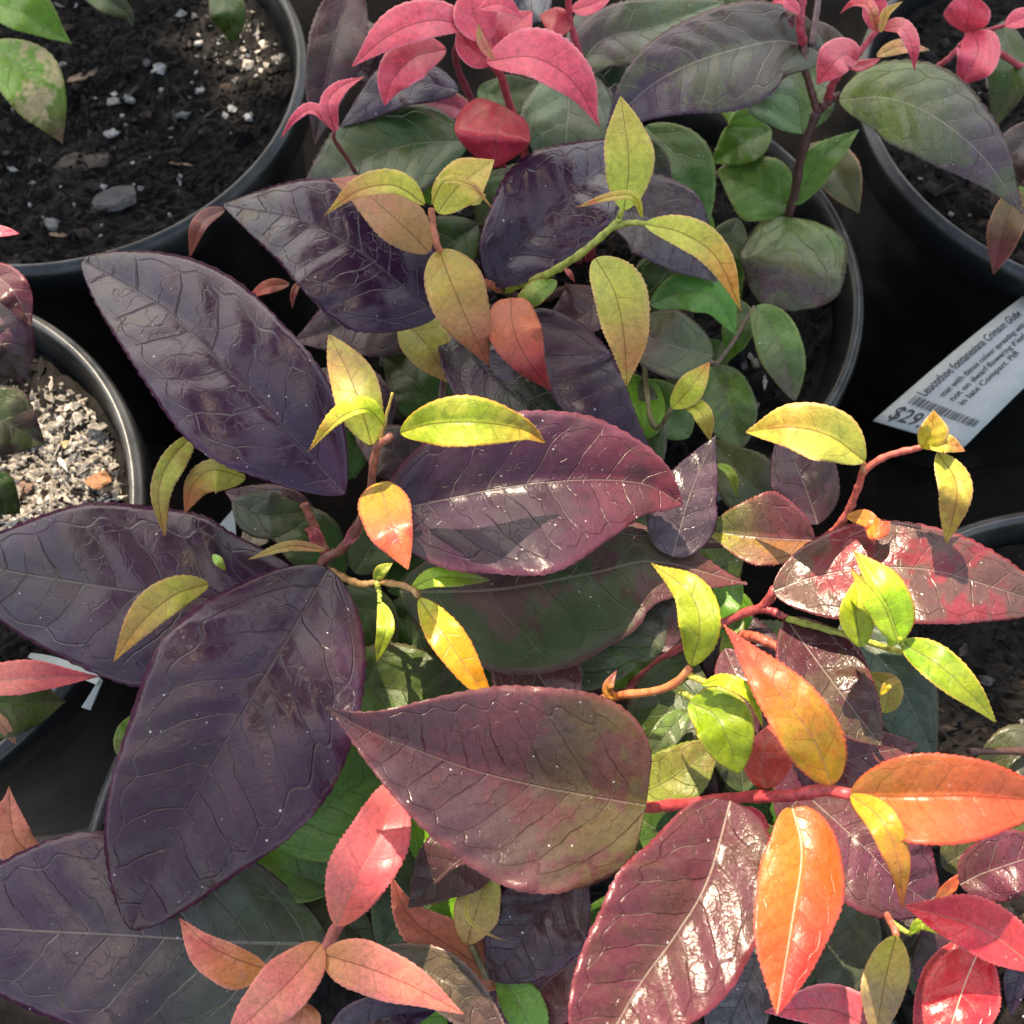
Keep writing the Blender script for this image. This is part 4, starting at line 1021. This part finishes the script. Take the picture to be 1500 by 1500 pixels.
L('E', 'ora', [(614, 876), (652, 932), (690, 988), (722, 1030)], 27, 25, (8.4, 8.8, 8.6, 8.0), pk=0.4, et=0.8, base=(178, 206, 56), tip=(228, 154, 48), split=0.25, edge=(230, 130, 70), blot=(222, 178, 50), ba=0.4)
L('E', 'lim', [(556, 880), (566, 915), (552, 970)], 12, 14, (7.5, 7.7, 7.0), base=(170, 204, 60))
# yellow leaves at the left
L('E', 'oli', [(286, 634), (248, 676), (232, 725), (242, 790)], 24, 14, (7.4, 7.6, 7.2, 6.2), pk=0.35, et=1.1, base=(168, 166, 62), tip=(190, 136, 74), split=0.7)
L('E', 'oli', [(360, 700), (312, 688), (284, 708), (270, 752)], 34, 16, (7.2, 7.6, 7.2, 6.4), pk=0.4, base=(172, 166, 60), tip=(196, 112, 70), split=0.6)
L('E', 'oli', [(306, 855), (255, 872), (205, 914), (166, 970)], 24, 30, (7.4, 8, 7.8, 7.0), pk=0.4, et=1.1, base=(170, 172, 62), tip=(190, 140, 64))
L('E', 'oli', [(478, 806), (425, 800), (364, 819)], 7, 8, (7.0, 7.3, 6.8), base=(190, 128, 84), tip=(176, 160, 70))
L('E', 'lim', [(312, 812), (320, 822), (331, 836)], 7, 7, (7.2, 7.3, 7.1), base=(170, 220, 110), tooth=0.3, pet=False)
L('E', 'red', [(470, 800), (458, 780), (446, 775)], 10, 10, (6.2, 6.4, 6.2), base=(150, 60, 66), tip=(150, 56, 62))
L('E', 'red', [(505, 800), (525, 770), (528, 752)], 9, 9, (6.8, 7, 7), base=(150, 66, 70), tip=(150, 60, 66))
# right shoot above the dark gap
L('E', 'yel', [(1267, 676), (1218, 640), (1160, 626), (1092, 633)], 40, 42, (9.3, 9.9, 9.8, 9.0), pk=0.42, et=1.0, base=(170, 174, 78), tip=(188, 148, 64), f=0.7)
L('E', 'yel', [(1350, 656), (1364, 632), (1368, 601)], 18, 26, (10, 10.5, 10.8), base=(206, 186, 54), tip=(216, 158, 60), eb=0.5)
L('E', 'yel', [(1362, 656), (1385, 648), (1414, 661)], 12, 16, (10.2, 10.4, 10), base=(206, 190, 60), tip=(222, 150, 90))
L('E', 'yel', [(1374, 662), (1402, 715), (1386, 797)], 22, 28, (10, 10, 8.8), pk=0.42, base=(172, 166, 60), tip=(190, 138, 80))
L('E', 'ora', [(1240, 757), (1272, 764), (1281, 799)], 14, 10, (7.9, 8.4, 8.1), base=(206, 150, 50), tip=(224, 96, 78))
L('E', 'ora', [(1268, 764), (1290, 770), (1304, 764)], 10, 22, (8.2, 8.5, 8.5), base=(216, 140, 50), tip=(216, 84, 60))
# lime shoot over the glossy leaf
L('E', 'lim', [(1262, 948), (1254, 895), (1263, 838)], 24, 26, (9.0, 9.6, 9.6), pk=0.42, eb=0.55, base=(170, 190, 56), tip=(196, 196, 60), side=((172, 186, 54), (168, 190, 56), 0.4))
L('E', 'lim', [(1318, 942), (1298, 885), (1249, 805)], 12, 40, (9.4, 10.2, 10), pk=0.4, base=(166, 208, 54), tip=(226, 110, 60), split=0.85, edge=(232, 110, 76), f=0.5)
L('E', 'lim', [(1316, 940), (1290, 880), (1246, 832)], 26, 4, (9.5, 10.2, 10.4), pk=0.45, base=(176, 208, 56), tip=(230, 110, 84), split=0.85)
L('E', 'lim', [(1320, 940), (1380, 978), (1425, 1020), (1459, 1058)], 28, 26, (9.1, 9.6, 9.6, 9.0), pk=0.36, eb=0.55, et=0.95, base=(114, 152, 34), tip=(140, 150, 42), edge=(224, 180, 96))
L('E', 'lim', [(1300, 945), (1316, 930), (1330, 925)], 8, 10, (9.3, 9.5, 9.5), base=(176, 216, 60))
L('E', 'oli', [(1296, 1045), (1300, 1010), (1272, 984)], 22, 22, (5.6, 6, 5.8), base=(170, 160, 60), tip=(160, 150, 60))
L('E', 'yel', [(1290, 1018), (1302, 1000), (1320, 998)], 5, 8, (6.4, 6.6, 6.4), base=(216, 186, 60))
# lit lime leaves and orange spray
L('E', 'lim', [(1013, 976), (1025, 918), (1010, 868), (954, 825)], 30, 32, (10.4, 11.2, 11.2, 10.6), pk=0.42, et=1.25, base=(142, 154, 38), tip=(176, 148, 54), split=0.8, edge=(222, 190, 70), f=0.35)
L('E', 'lim', [(1010, 1028), (1052, 1054), (1084, 1132)], 46, 40, (9.8, 10.2, 9.6), pk=0.45, eb=0.5, et=0.75, base=(122, 148, 30), tip=(124, 144, 30), f=0.6)
L('E', 'lim', [(1028, 1003), (1060, 996), (1100, 1016), (1117, 1064)], 10, 12, (10.4, 10.8, 10.8, 10.2), base=(190, 214, 50), tip=(186, 206, 50))
L('E', 'rus', [(905, 1024), (890, 1010), (903, 982)], 8, 8, (8.4, 8.8, 8.8), base=(226, 160, 66), tip=(140, 76, 66))
L('E', 'ora', [(1219, 1150), (1190, 1080), (1130, 1000), (1060, 915)], 44, 46, (10.4, 11.3, 11.3, 10.6), pk=0.30, eb=0.5, et=1.25, base=(162, 126, 40), tip=(190, 50, 46), split=0.6, ba=0.45, blot=(176, 92, 44), f=0.3)
L('E', 'red', [(1122, 1156), (1116, 1108), (1136, 1056)], 26, 46, (8.8, 9.4, 9.2), eb=0.45, base=(190, 70, 52), tip=(196, 76, 56))
L('E', 'red', [(1090, 1182), (1110, 1196), (1128, 1215)], 8, 10, (8.2, 8.2, 7.8), base=(186, 50, 64), pet=False)
L('E', 'ora', [(1245, 1166), (1333, 1167), (1420, 1166), (1550, 1176)], 63, 72, (10.5, 11.2, 11.3, 10.6), pk=0.40, eb=0.5, et=0.85, base=(164, 114, 50), tip=(192, 76, 52), split=0.4, edge=(212, 66, 58), f=0.75, g=0.25, vp=0.0, side=((144, 88, 50), (190, 84, 52), 0.45), ba=0.35, blot=(176, 84, 52))
L('E', 'ora', [(1246, 1164), (1290, 1200), (1316, 1260), (1322, 1334)], 24, 24, (10.8, 11.6, 11.3, 10.4), pk=0.35, et=1.2, base=(178, 150, 50), tip=(198, 98, 54), split=0.75)
L('E', 'ora', [(1160, 1180), (1174, 1250), (1160, 1350), (1138, 1486)], 66, 60, (9.9, 10.2, 10.6, 10.7), pk=0.42, eb=0.45, et=0.95, base=(166, 122, 36), tip=(188, 44, 42), split=0.5, ba=0.15, blot=(190, 70, 46), side=((186, 46, 40), (166, 102, 38), 0.55), edge=(236, 100, 90), vp=0.6, f=0.25, rough=0.30)
# salmon shoot, bottom left
L('E', 'red', [(493, 1357), (520, 1292), (556, 1222), (586, 1130)], 48, 48, (7.3, 8, 8, 7.2), pk=0.45, et=0.8, base=(206, 132, 88), tip=(222, 84, 92), split=0.2, blot=(226, 108, 104), side=((222, 122, 116), (226, 78, 86), 0.5), edge=(232, 120, 120))
L('E', 'sal', [(470, 1382), (425, 1436), (326, 1530)], 40, 40, (7.6, 8.4, 8), pk=0.4, eb=0.5, split=0.15)
L('E', 'sal', [(474, 1398), (545, 1420), (610, 1448), (680, 1486)], 38, 40, (7.6, 8.2, 8, 7.4), pk=0.28, eb=0.45, et=1.05, split=0.2)
L('E', 'sal', [(392, 1420), (340, 1402), (300, 1380), (263, 1345)], 46, 18, (6.4, 6.8, 6.9, 6.6), pk=0.35, base=(206, 130, 70), tip=(196, 86, 86))
L('E', 'sal', [(445, 1468), (440, 1490), (430, 1530)], 32, 30, (7.2, 7.4, 7), eb=0.5, base=(190, 124, 80))
# bottom right
L('E', 'oli', [(1313, 1370), (1298, 1430), (1280, 1530)], 34, 34, (6.8, 7.2, 6.6), pk=0.4, base=(182, 176, 62), tip=(150, 124, 90), split=0.35)
L('E', 'lim', [(1332, 1368), (1350, 1352), (1374, 1368)], 8, 10, (6.7, 7, 6.7))
L('F', 'red', [(1520, 1420), (1440, 1362), (1325, 1326)], 38, 44, (8.2, 8.8, 8.2), f=0.6, pk=0.45, base=(200, 60, 66), tip=(212, 48, 66), side=((226, 44, 62), (196, 62, 64), 0.5), rough=0.25)
L('F', 'red', [(1435, 1390), (1412, 1445), (1375, 1560)], 58, 56, (7.4, 7.75, 8.1), eb=0.45, base=(206, 44, 56), tip=(206, 44, 54), rough=0.22, fl=0.35, fr=-0.2, g=0.15, vp=0.7)
L('F', 'red', [(1400, 1380), (1372, 1440), (1340, 1530)], 26, 26, (6.6, 6.8, 6.4), base=(178, 56, 62))
L('F', 'mar', [(1406, 1296), (1450, 1275), (1560, 1240)], 52, 50, (7.6, 8.2, 7.8), eb=0.5, base=(96, 46, 60), rough=0.3, vp=0.9)
L('F', 'dkg', [(1380, 1270), (1430, 1240), (1520, 1200)], 50, 50, (4, 4.4, 4), base=(72, 72, 40))
L('F', 'ora', [(1372, 1318), (1392, 1302), (1408, 1278)], 12, 8, (7.2, 7.5, 7.7), base=(176, 104, 60))
L('F', 'pur', [(1560, 1440), (1500, 1420), (1480, 1490)], 24, 24, (6.4, 6.6, 6), base=(90, 84, 96), rough=0.3)
L('F', 'dkg', [(1560, 1140), (1490, 1110), (1420, 1130)], 40, 50, (1.2, 1.4, 0.6), base=(70, 66, 66), rough=0.3)

# dark leaves that close the gaps round the hub and under the big leaves
for x0, y0, x1, y1, w_, h0, pl in [(500, 850, 380, 740, 44, 3.4, 'dkg'), (520, 840, 600, 700, 44, 3.6, 'pgr'), (500, 860, 560, 990, 46, 3.6, 'dkg'), (470, 800, 330, 720, 40, 2.4, 'dkm'),
                               (560, 900, 700, 960, 50, 3.2, 'dkg'), (520, 700, 430, 600, 48, 2.6, 'dkg'), (560, 640, 470, 540, 46, 3.4, 'dkm'), (640, 620, 560, 520, 46, 3.0, 'dkg'),
                               (610, 700, 520, 640, 42, 4.4, 'dkm'), (860, 960, 960, 1000, 44, 3.4, 'grn'), (700, 950, 860, 990, 52, 3.8, 'dkg'), (480, 1130, 560, 1010, 56, 3.0, 'grn'),
                               (1000, 860, 1090, 790, 48, 3.8, 'dkg'), (1090, 930, 1010, 880, 40, 3.4, 'grn'), (640, 1180, 560, 1250, 50, 3.0, 'grn'), (700, 1320, 620, 1400, 46, 3.8, 'grn'),
                               (860, 1330, 930, 1420, 56, 3.6, 'dkg'), (1180, 1440, 1260, 1500, 50, 3.0, 'dkm'), (1420, 1340, 1340, 1440, 46, 3.4, 'dkm'), (1290, 1130, 1370, 1060, 50, 3.0, 'dkg'),
                               (560, 1480, 650, 1530, 50, 3.2, 'grn'), (960, 1080, 1040, 1010, 44, 3.2, 'grn')]:
    L('E', pl, [(x0, y0), ((x0 + x1) / 2 + 10, (y0 + y1) / 2 - 8), (x1, y1)], w_, w_, (h0, h0 + 0.5, h0 - 0.2), et=0.9)
for x0, y0, x1, y1, w_, h0, pl in [(700, 420, 600, 520, 52, 3.4, 'dkm'), (560, 330, 440, 290, 50, 3.0, 'dkg'), (640, 300, 600, 200, 46, 3.2, 'grn'), (900, 330, 980, 200, 50, 2.6, 'grn'),
                               (760, 250, 700, 330, 44, 4.6, 'dkg'), (1120, 180, 1040, 130, 44, 3.2, 'grn'), (960, 560, 880, 640, 52, 3.0, 'grn'), (1020, 380, 960, 280, 42, 1.8, 'grn'), (540, 120, 480, 30, 44, 3.2, 'dkm')]:
    L('B', pl, [(x0, y0), ((x0 + x1) / 2 + 10, (y0 + y1) / 2 - 8), (x1, y1)], w_, w_, (h0, h0 + 0.5, h0 - 0.2), et=0.9)

# understorey of the front plant: shaded leaves low down between the stems
ur = np.random.default_rng(21)
for k in range(34):
    x0, y0 = ur.uniform(560, 1290), ur.uniform(860, 1500)
    if k > 25:
        x0, y0 = ur.uniform(640, 980), ur.uniform(520, 860)
    a = ur.uniform(0, 6.28); ln = ur.uniform(190, 280)
    h0 = ur.uniform(0.6, 3.2)
    pts = [(x0, y0), (x0 + ln * 0.5 * math.cos(a) + ur.uniform(-12, 12), y0 + ln * 0.5 * math.sin(a) + ur.uniform(-12, 12)), (x0 + ln * math.cos(a), y0 + ln * math.sin(a))]
    if max(p[0] for p in pts) > 1340 or min(p[0] for p in pts) < 420:
        continue
    L('E', ['dkg', 'dkm', 'dkg', 'pgr'][k % 4], pts, 58, 58, (h0, h0 + 0.5, h0 - 0.4), vp=0.3)

# ---------------- leaf stalks: from each leaf base to the nearest stem
for plant, leaf, b, d, young, col, hw in LEAF_BASES:
    sp = np.array(STEM_PTS[plant])
    dist = np.linalg.norm(sp - b, axis=1) + 0.6 * np.clip(sp[:, 2] - b[2], 0, None)
    p = sp[dist.argmin()]
    dd = np.linalg.norm(p - b)
    c1 = p + (b - p) * 0.35 - np.array([0, 0, 0.12 * dd])
    c2 = b - d * min(dd * 0.4, 0.01)
    t = np.linspace(0, 1, 9 if dd < 0.02 else 13)[:, None]
    path = (1 - t) ** 3 * p + 3 * t * (1 - t) ** 2 * c1 + 3 * t ** 2 * (1 - t) * c2 + t ** 3 * (b + d * 0.0012 - np.array([0, 0, 0.0004]))
    r = np.clip(hw * 0.06, 0.00035, 0.0010)
    V, F = tube(path, np.linspace(r * 1.25, r * 0.8, len(path)), 7)
    me = mesh_obj('petiole', V, F, MAT_STEM)
    me.parent = leaf
    me.matrix_parent_inverse = PINV[PLANTS[plant].name]
    cc = lerp(np.asarray(col), lin((206, 110, 84)), 0.55) if young else lerp(np.asarray(col), lin((120, 66, 62)), 0.6)
    me.color = (*cc, 1)

# ------------------------------------------------------------------ plant tag
tag = empty('plant_tag', tuple(unproj(1560, 380, -2.4)), 'white plastic price tag with black print between the pots at right', 'tag')
# free end at lower left, the strip runs up and right into the soil of the upper right pot
tl, tr_ = unproj(1279, 616, 0.2), unproj(1412, 655, 0.0)
far_l, far_r = unproj(1500, 432, -1.0), unproj(1560, 510, -1.2)
nu, nw = 24, 6
tv = []
for layer in (0, 1):
    for i in range(nu):
        t = i / (nu - 1) * 1.25
        for k in range(nw):
            w = k / (nw - 1)
            p = (tl * (1 - t) + far_l * t) * (1 - w) + (tr_ * (1 - t) + far_r * t) * w
            p = p + np.array([0, 0, 0.004 * math.sin(min(t, 1) * math.pi) - 0.0006 * layer - 0.006 * max(0, t - 1) * 4])
            tv.append(p)
tv = np.array(tv)
tf = []
n0 = nu * nw
for i in range(nu - 1):
    for k in range(nw - 1):
        a, b, c, d = i * nw + k, i * nw + k + 1, (i + 1) * nw + k + 1, (i + 1) * nw + k
        tf.append((a, b, c, d)); tf.append((a + n0, d + n0, c + n0, b + n0))
ring = [k for k in range(nw)] + [i * nw + nw - 1 for i in range(1, nu)] + [(nu - 1) * nw + k for k in range(nw - 2, -1, -1)] + [i * nw for i in range(nu - 2, 0, -1)]
for a, b in zip(ring, ring[1:] + ring[:1]):
    tf.append((b, a, a + n0, b + n0))
strip = mesh_obj('tag_strip', tv, tf, MAT_TAG, tag)


def tag_point(u, w):
    """u, w arrays in 0..1 along and across the strip -> world, just above its face"""
    t = u
    p = (tl[None] * (1 - t)[:, None] + far_l[None] * t[:, None]) * (1 - w)[:, None] + (tr_[None] * (1 - t)[:, None] + far_r[None] * t[:, None]) * w[:, None]
    p[:, 2] += 0.004 * np.sin(np.clip(t, 0, 1) * math.pi) + 0.00035
    return p


LEN = np.linalg.norm(far_l - tl); WID = np.linalg.norm(tr_ - tl)


def tag_text(name, body, u0, u1, w_base, w_h, across=False):
    """print on the tag: laid along the strip between u0 and u1 with its base line at w_base and letters w_h tall"""
    cu = bpy.data.curves.new(name, 'FONT')
    cu.body = body
    cu.resolution_u = 2
    cu.offset = 0.012
    tmp = bpy.data.objects.new(name, cu)
    sc.collection.objects.link(tmp)
    bpy.context.view_layer.update()
    me = bpy.data.meshes.new_from_object(tmp.evaluated_get(bpy.context.evaluated_depsgraph_get()))
    bpy.data.objects.remove(tmp)
    n = len(me.vertices)
    co = np.empty(n * 3); me.vertices.foreach_get('co', co); co = co.reshape(-1, 3)
    x = (co[:, 0] - co[:, 0].min()) / (np.ptp(co[:, 0]) + 1e-9)
    y = co[:, 1] / 0.72
    if across:
        P = tag_point(w_base + (1 - 0) * 0 + y * w_h, u0 + x * (u1 - u0))
    else:
        P = tag_point(u0 + x * (u1 - u0), w_base - y * w_h)
    me.vertices.foreach_set('co', P.ravel())
    me.materials.clear(); me.materials.append(MAT_INK)
    me.update()
    o = bpy.data.objects.new(name, me)
    sc.collection.objects.link(o)
    o.parent = tag
    o.matrix_parent_inverse = PINV[tag.name]
    return o


tag_text('printed_name', 'Leucothoe fontanesiana Crimson Globe', 0.20, 0.90, 0.215, 0.125)
tag_text('printed_line', 'mat with dense colour spreading with racemes', 0.235, 1.02, 0.375, 0.082)
tag_text('printed_line', 'not on dwarf flowering if leaf margins', 0.235, 0.98, 0.50, 0.082)
tag_text('printed_line', 'in late Compact. PtR', 0.235, 0.70, 0.62, 0.082)
# price and bar code stand across the free end
tag_text('printed_price', '$29.', 0.09, 0.44, 0.03, 0.085, across=True)
br = random.Random(4)
bars_v, bars_f = [], []
w = 0.12
while w < 0.92:
    bw = br.choice([0.008, 0.008, 0.014, 0.02])
    q = tag_point(np.array([0.135, 0.135, 0.185, 0.185]), np.array([w, w + bw, w + bw, w]))
    i = len(bars_v)
    bars_v += q.tolist(); bars_f.append((i, i + 1, i + 2, i + 3))
    w += bw + br.choice([0.009, 0.013, 0.02])
bo = mesh_obj('bar_code', np.array(bars_v), bars_f, MAT_INK, tag, False)

def stake(parent, a, b, half=0.0022):
    """flat pointed leg of a tag from point a down into the soil at b"""
    a, b = np.asarray(a, float), np.asarray(b, float)
    mid_ = (a + b) / 2 + np.array([0, 0, 0.006])
    path = catmull([a, mid_, b], 9)
    d_ = b - a
    sd = np.cross(d_, [0, 0, 1.0]); sd /= np.linalg.norm(sd) + 1e-9
    w_ = half * np.linspace(1, 0.35, 9)[:, None]
    up = np.array([0, 0, 0.0004])
    V = np.vstack([path + sd * w_, path - sd * w_, path + sd * w_ - up, path - sd * w_ - up])
    F = []
    for i in range(8):
        F += [(i, i + 1, 9 + i + 1, 9 + i), (18 + i, 27 + i, 27 + i + 1, 18 + i + 1), (i, 18 + i, 18 + i + 1, i + 1), (9 + i, 9 + i + 1, 27 + i + 1, 27 + i)]
    F += [(0, 9, 27, 18), (8, 26, 35, 17)]
    return mesh_obj('stake', V, F, MAT_TAG, parent, False)


e0 = tv[(nu - 1) * nw:nu * nw].mean(0)
stake(tag, e0, (POTS['C'][0] - 0.055, POTS['C'][1] - 0.045, RIM + SOIL_H - 0.012), 0.006)

# a second white tag corner showing low between the pots at left
tg = empty('plant_tag', tuple(unproj(332, 790, -2.2)), 'corner of a white tag peeping out under the purple leaves at left', 'tag')
q = [unproj(322, 768, 1.0), unproj(343, 744, 1.4), unproj(346, 790, 1.0), unproj(332, 800, 0.6)]
q = np.array(q + [p - np.array([0, 0, 0.0007]) for p in q])
mesh_obj('tag_strip', q, [(0, 1, 2, 3), (7, 6, 5, 4), (0, 4, 5, 1), (1, 5, 6, 2), (2, 6, 7, 3), (3, 7, 4, 0)], MAT_TAG, tg, False)
stake(tg, q[2], (POTS['E'][0] - 0.05, POTS['E'][1] + 0.055, RIM + SOIL_H - 0.008), 0.003)
tg2 = empty('plant_tag', tuple(unproj(130, 1040, -2.2)), 'white tag tip between two pot rims at lower left', 'tag')
q = [unproj(119, 1036, 1.0), unproj(146, 994, 1.6), unproj(150, 996, 1.6), unproj(132, 1040, 1.0)]
q = np.array(q + [p - np.array([0, 0, 0.0007]) for p in q])
mesh_obj('tag_strip', q, [(0, 1, 2, 3), (7, 6, 5, 4), (0, 4, 5, 1), (1, 5, 6, 2), (2, 6, 7, 3), (3, 7, 4, 0)], MAT_TAG, tg2, False)

stake(tg2, q[1], (POTS['D'][0] + 0.062, POTS['D'][1] - 0.035, RIM + SOIL_H - 0.008), 0.002)

# ------------------------------------------------------------------ unseen shrub, added and shaped to cast shade on the far and left side
ts = np.array(TO_SUN)
REFH = 7.0


def to_ref(p):
    """slide a world point along the sun ray to the reference height"""
    k = (RIM + REFH * 0.01 - p[..., 2]) / ts[2]
    return p + ts * k[..., None]


lit_px = [(575, 860), (600, 820), (640, 790), (760, 762), (860, 742), (960, 728), (1060, 700), (1250, 650), (1800, 620), (1800, 1900), (800, 1900), (640, 1500), (590, 1330), (560, 1180), (540, 1100), (560, 980)]
lit = np.array([unproj(x, y, REFH)[:2] for x, y in lit_px])


def in_poly(p, poly):
    x, y = p
    c = False
    j = len(poly) - 1
    for i in range(len(poly)):
        if (poly[i][1] > y) != (poly[j][1] > y) and x < (poly[j][0] - poly[i][0]) * (y - poly[i][1]) / (poly[j][1] - poly[i][1]) + poly[i][0]:
            c = not c
        j = i
    return c


def near_poly(p, poly, m):
    for i in range(len(poly)):
        a = np.array(poly[i]); b = np.array(poly[(i + 1) % len(poly)])
        t = np.clip(np.dot(p - a, b - a) / (np.dot(b - a, b - a) + 1e-12), 0, 1)
        if np.linalg.norm(p - a - t * (b - a)) < m:
            return True
    return False


HOLES = [(to_ref(unproj(85, 690, -2.2))[:2], 0.040), (to_ref(unproj(125, 530, 0))[:2], 0.020), (to_ref(unproj(205, 705, 0))[:2], 0.021), (to_ref(unproj(390, 50, -1.4))[:2], 0.034)]  # gaps left in the added crown to let sun patches through
added_crown_v, added_crown_f = [], []
cr = np.random.default_rng(8)
tries = 0
while len(added_crown_f) < 9500 and tries < 30000:
    tries += 1
    g2 = np.array([cr.uniform(-0.62, 0.55), cr.uniform(-0.30, 0.95)])
    lr = cr.uniform(0.017, 0.026)
    if in_poly(g2, lit) or near_poly(g2, lit, lr * 0.8):
        continue
    if any(np.linalg.norm(g2 - hc) < hr + lr * 0.85 for hc, hr in HOLES):
        continue
    zz = cr.uniform(1.05, 1.35)
    k = (zz - REFH * 0.01) / ts[2]
    c = np.array([g2[0], g2[1], RIM + REFH * 0.01]) + ts * k
    a = cr.uniform(0, 6.28)
    nrm = ts + cr.normal(0, 0.35, 3); nrm /= np.linalg.norm(nrm)
    ax = np.cross(nrm, [math.cos(a), math.sin(a), 0.3]); ax /= np.linalg.norm(ax)
    bx = np.cross(nrm, ax)
    i = len(added_crown_v)
    for (p, q_) in ((-1.25, 0), (-0.6, 0.5), (0.1, 0.66), (0.8, 0.36), (1.35, 0), (0.8, -0.36), (0.1, -0.66), (-0.6, -0.5)):
        added_crown_v.append(c + lr * (p * ax + q_ * bx) + nrm * lr * 0.25 * abs(q_))
    added_crown_f.append(tuple(range(i, i + 8)))
g = NT('shade_shrub_leaf')
pos = g.n('ShaderNodeTexCoord').outputs['Object']
g.put(g.bsdf.inputs['Base Color'], g.mix(g.noise(pos, 30, 2), (0.045, 0.085, 0.025, 1), (0.09, 0.14, 0.04, 1)))
g.bsdf.inputs['Roughness'].default_value = 0.45
MAT_SHADE = g.m
cen = np.array([-0.50, 1.30])
shrub = empty('added_shade_shrub', (cen[0], cen[1], 0), 'unseen leafy green shrub added out of frame to shade the pots', 'shrub')
cw = mesh_obj('added_shade_crown', np.array(added_crown_v), added_crown_f, MAT_SHADE, shrub)
cw['kind'] = 'stuff'
V, F = tube(catmull([(cen[0], cen[1], 0), (cen[0] + 0.03, cen[1] - 0.04, 0.35), (cen[0] + 0.08, cen[1] - 0.12, 0.9), (cen[0] + 0.16, cen[1] - 0.25, 1.3)], 26), np.linspace(0.018, 0.006, 26), 12)
tk = mesh_obj('added_shade_trunk', V, F, MAT_STEM, shrub); tk.color = (*lin((96, 78, 62)), 1)
for k in range(9):
    a = added_crown_v[int(k * len(added_crown_v) / 9)]
    s0 = np.array([cen[0] + 0.08, cen[1] - 0.12, 0.9])
    V, F = tube(catmull([s0, (s0 + a) / 2 + np.array([0, 0, 0.05]), a], 14), np.linspace(0.007, 0.002, 14), 8)
    bo = mesh_obj('added_shade_branch', V, F, MAT_STEM, shrub); bo.color = (*lin((96, 78, 62)), 1)
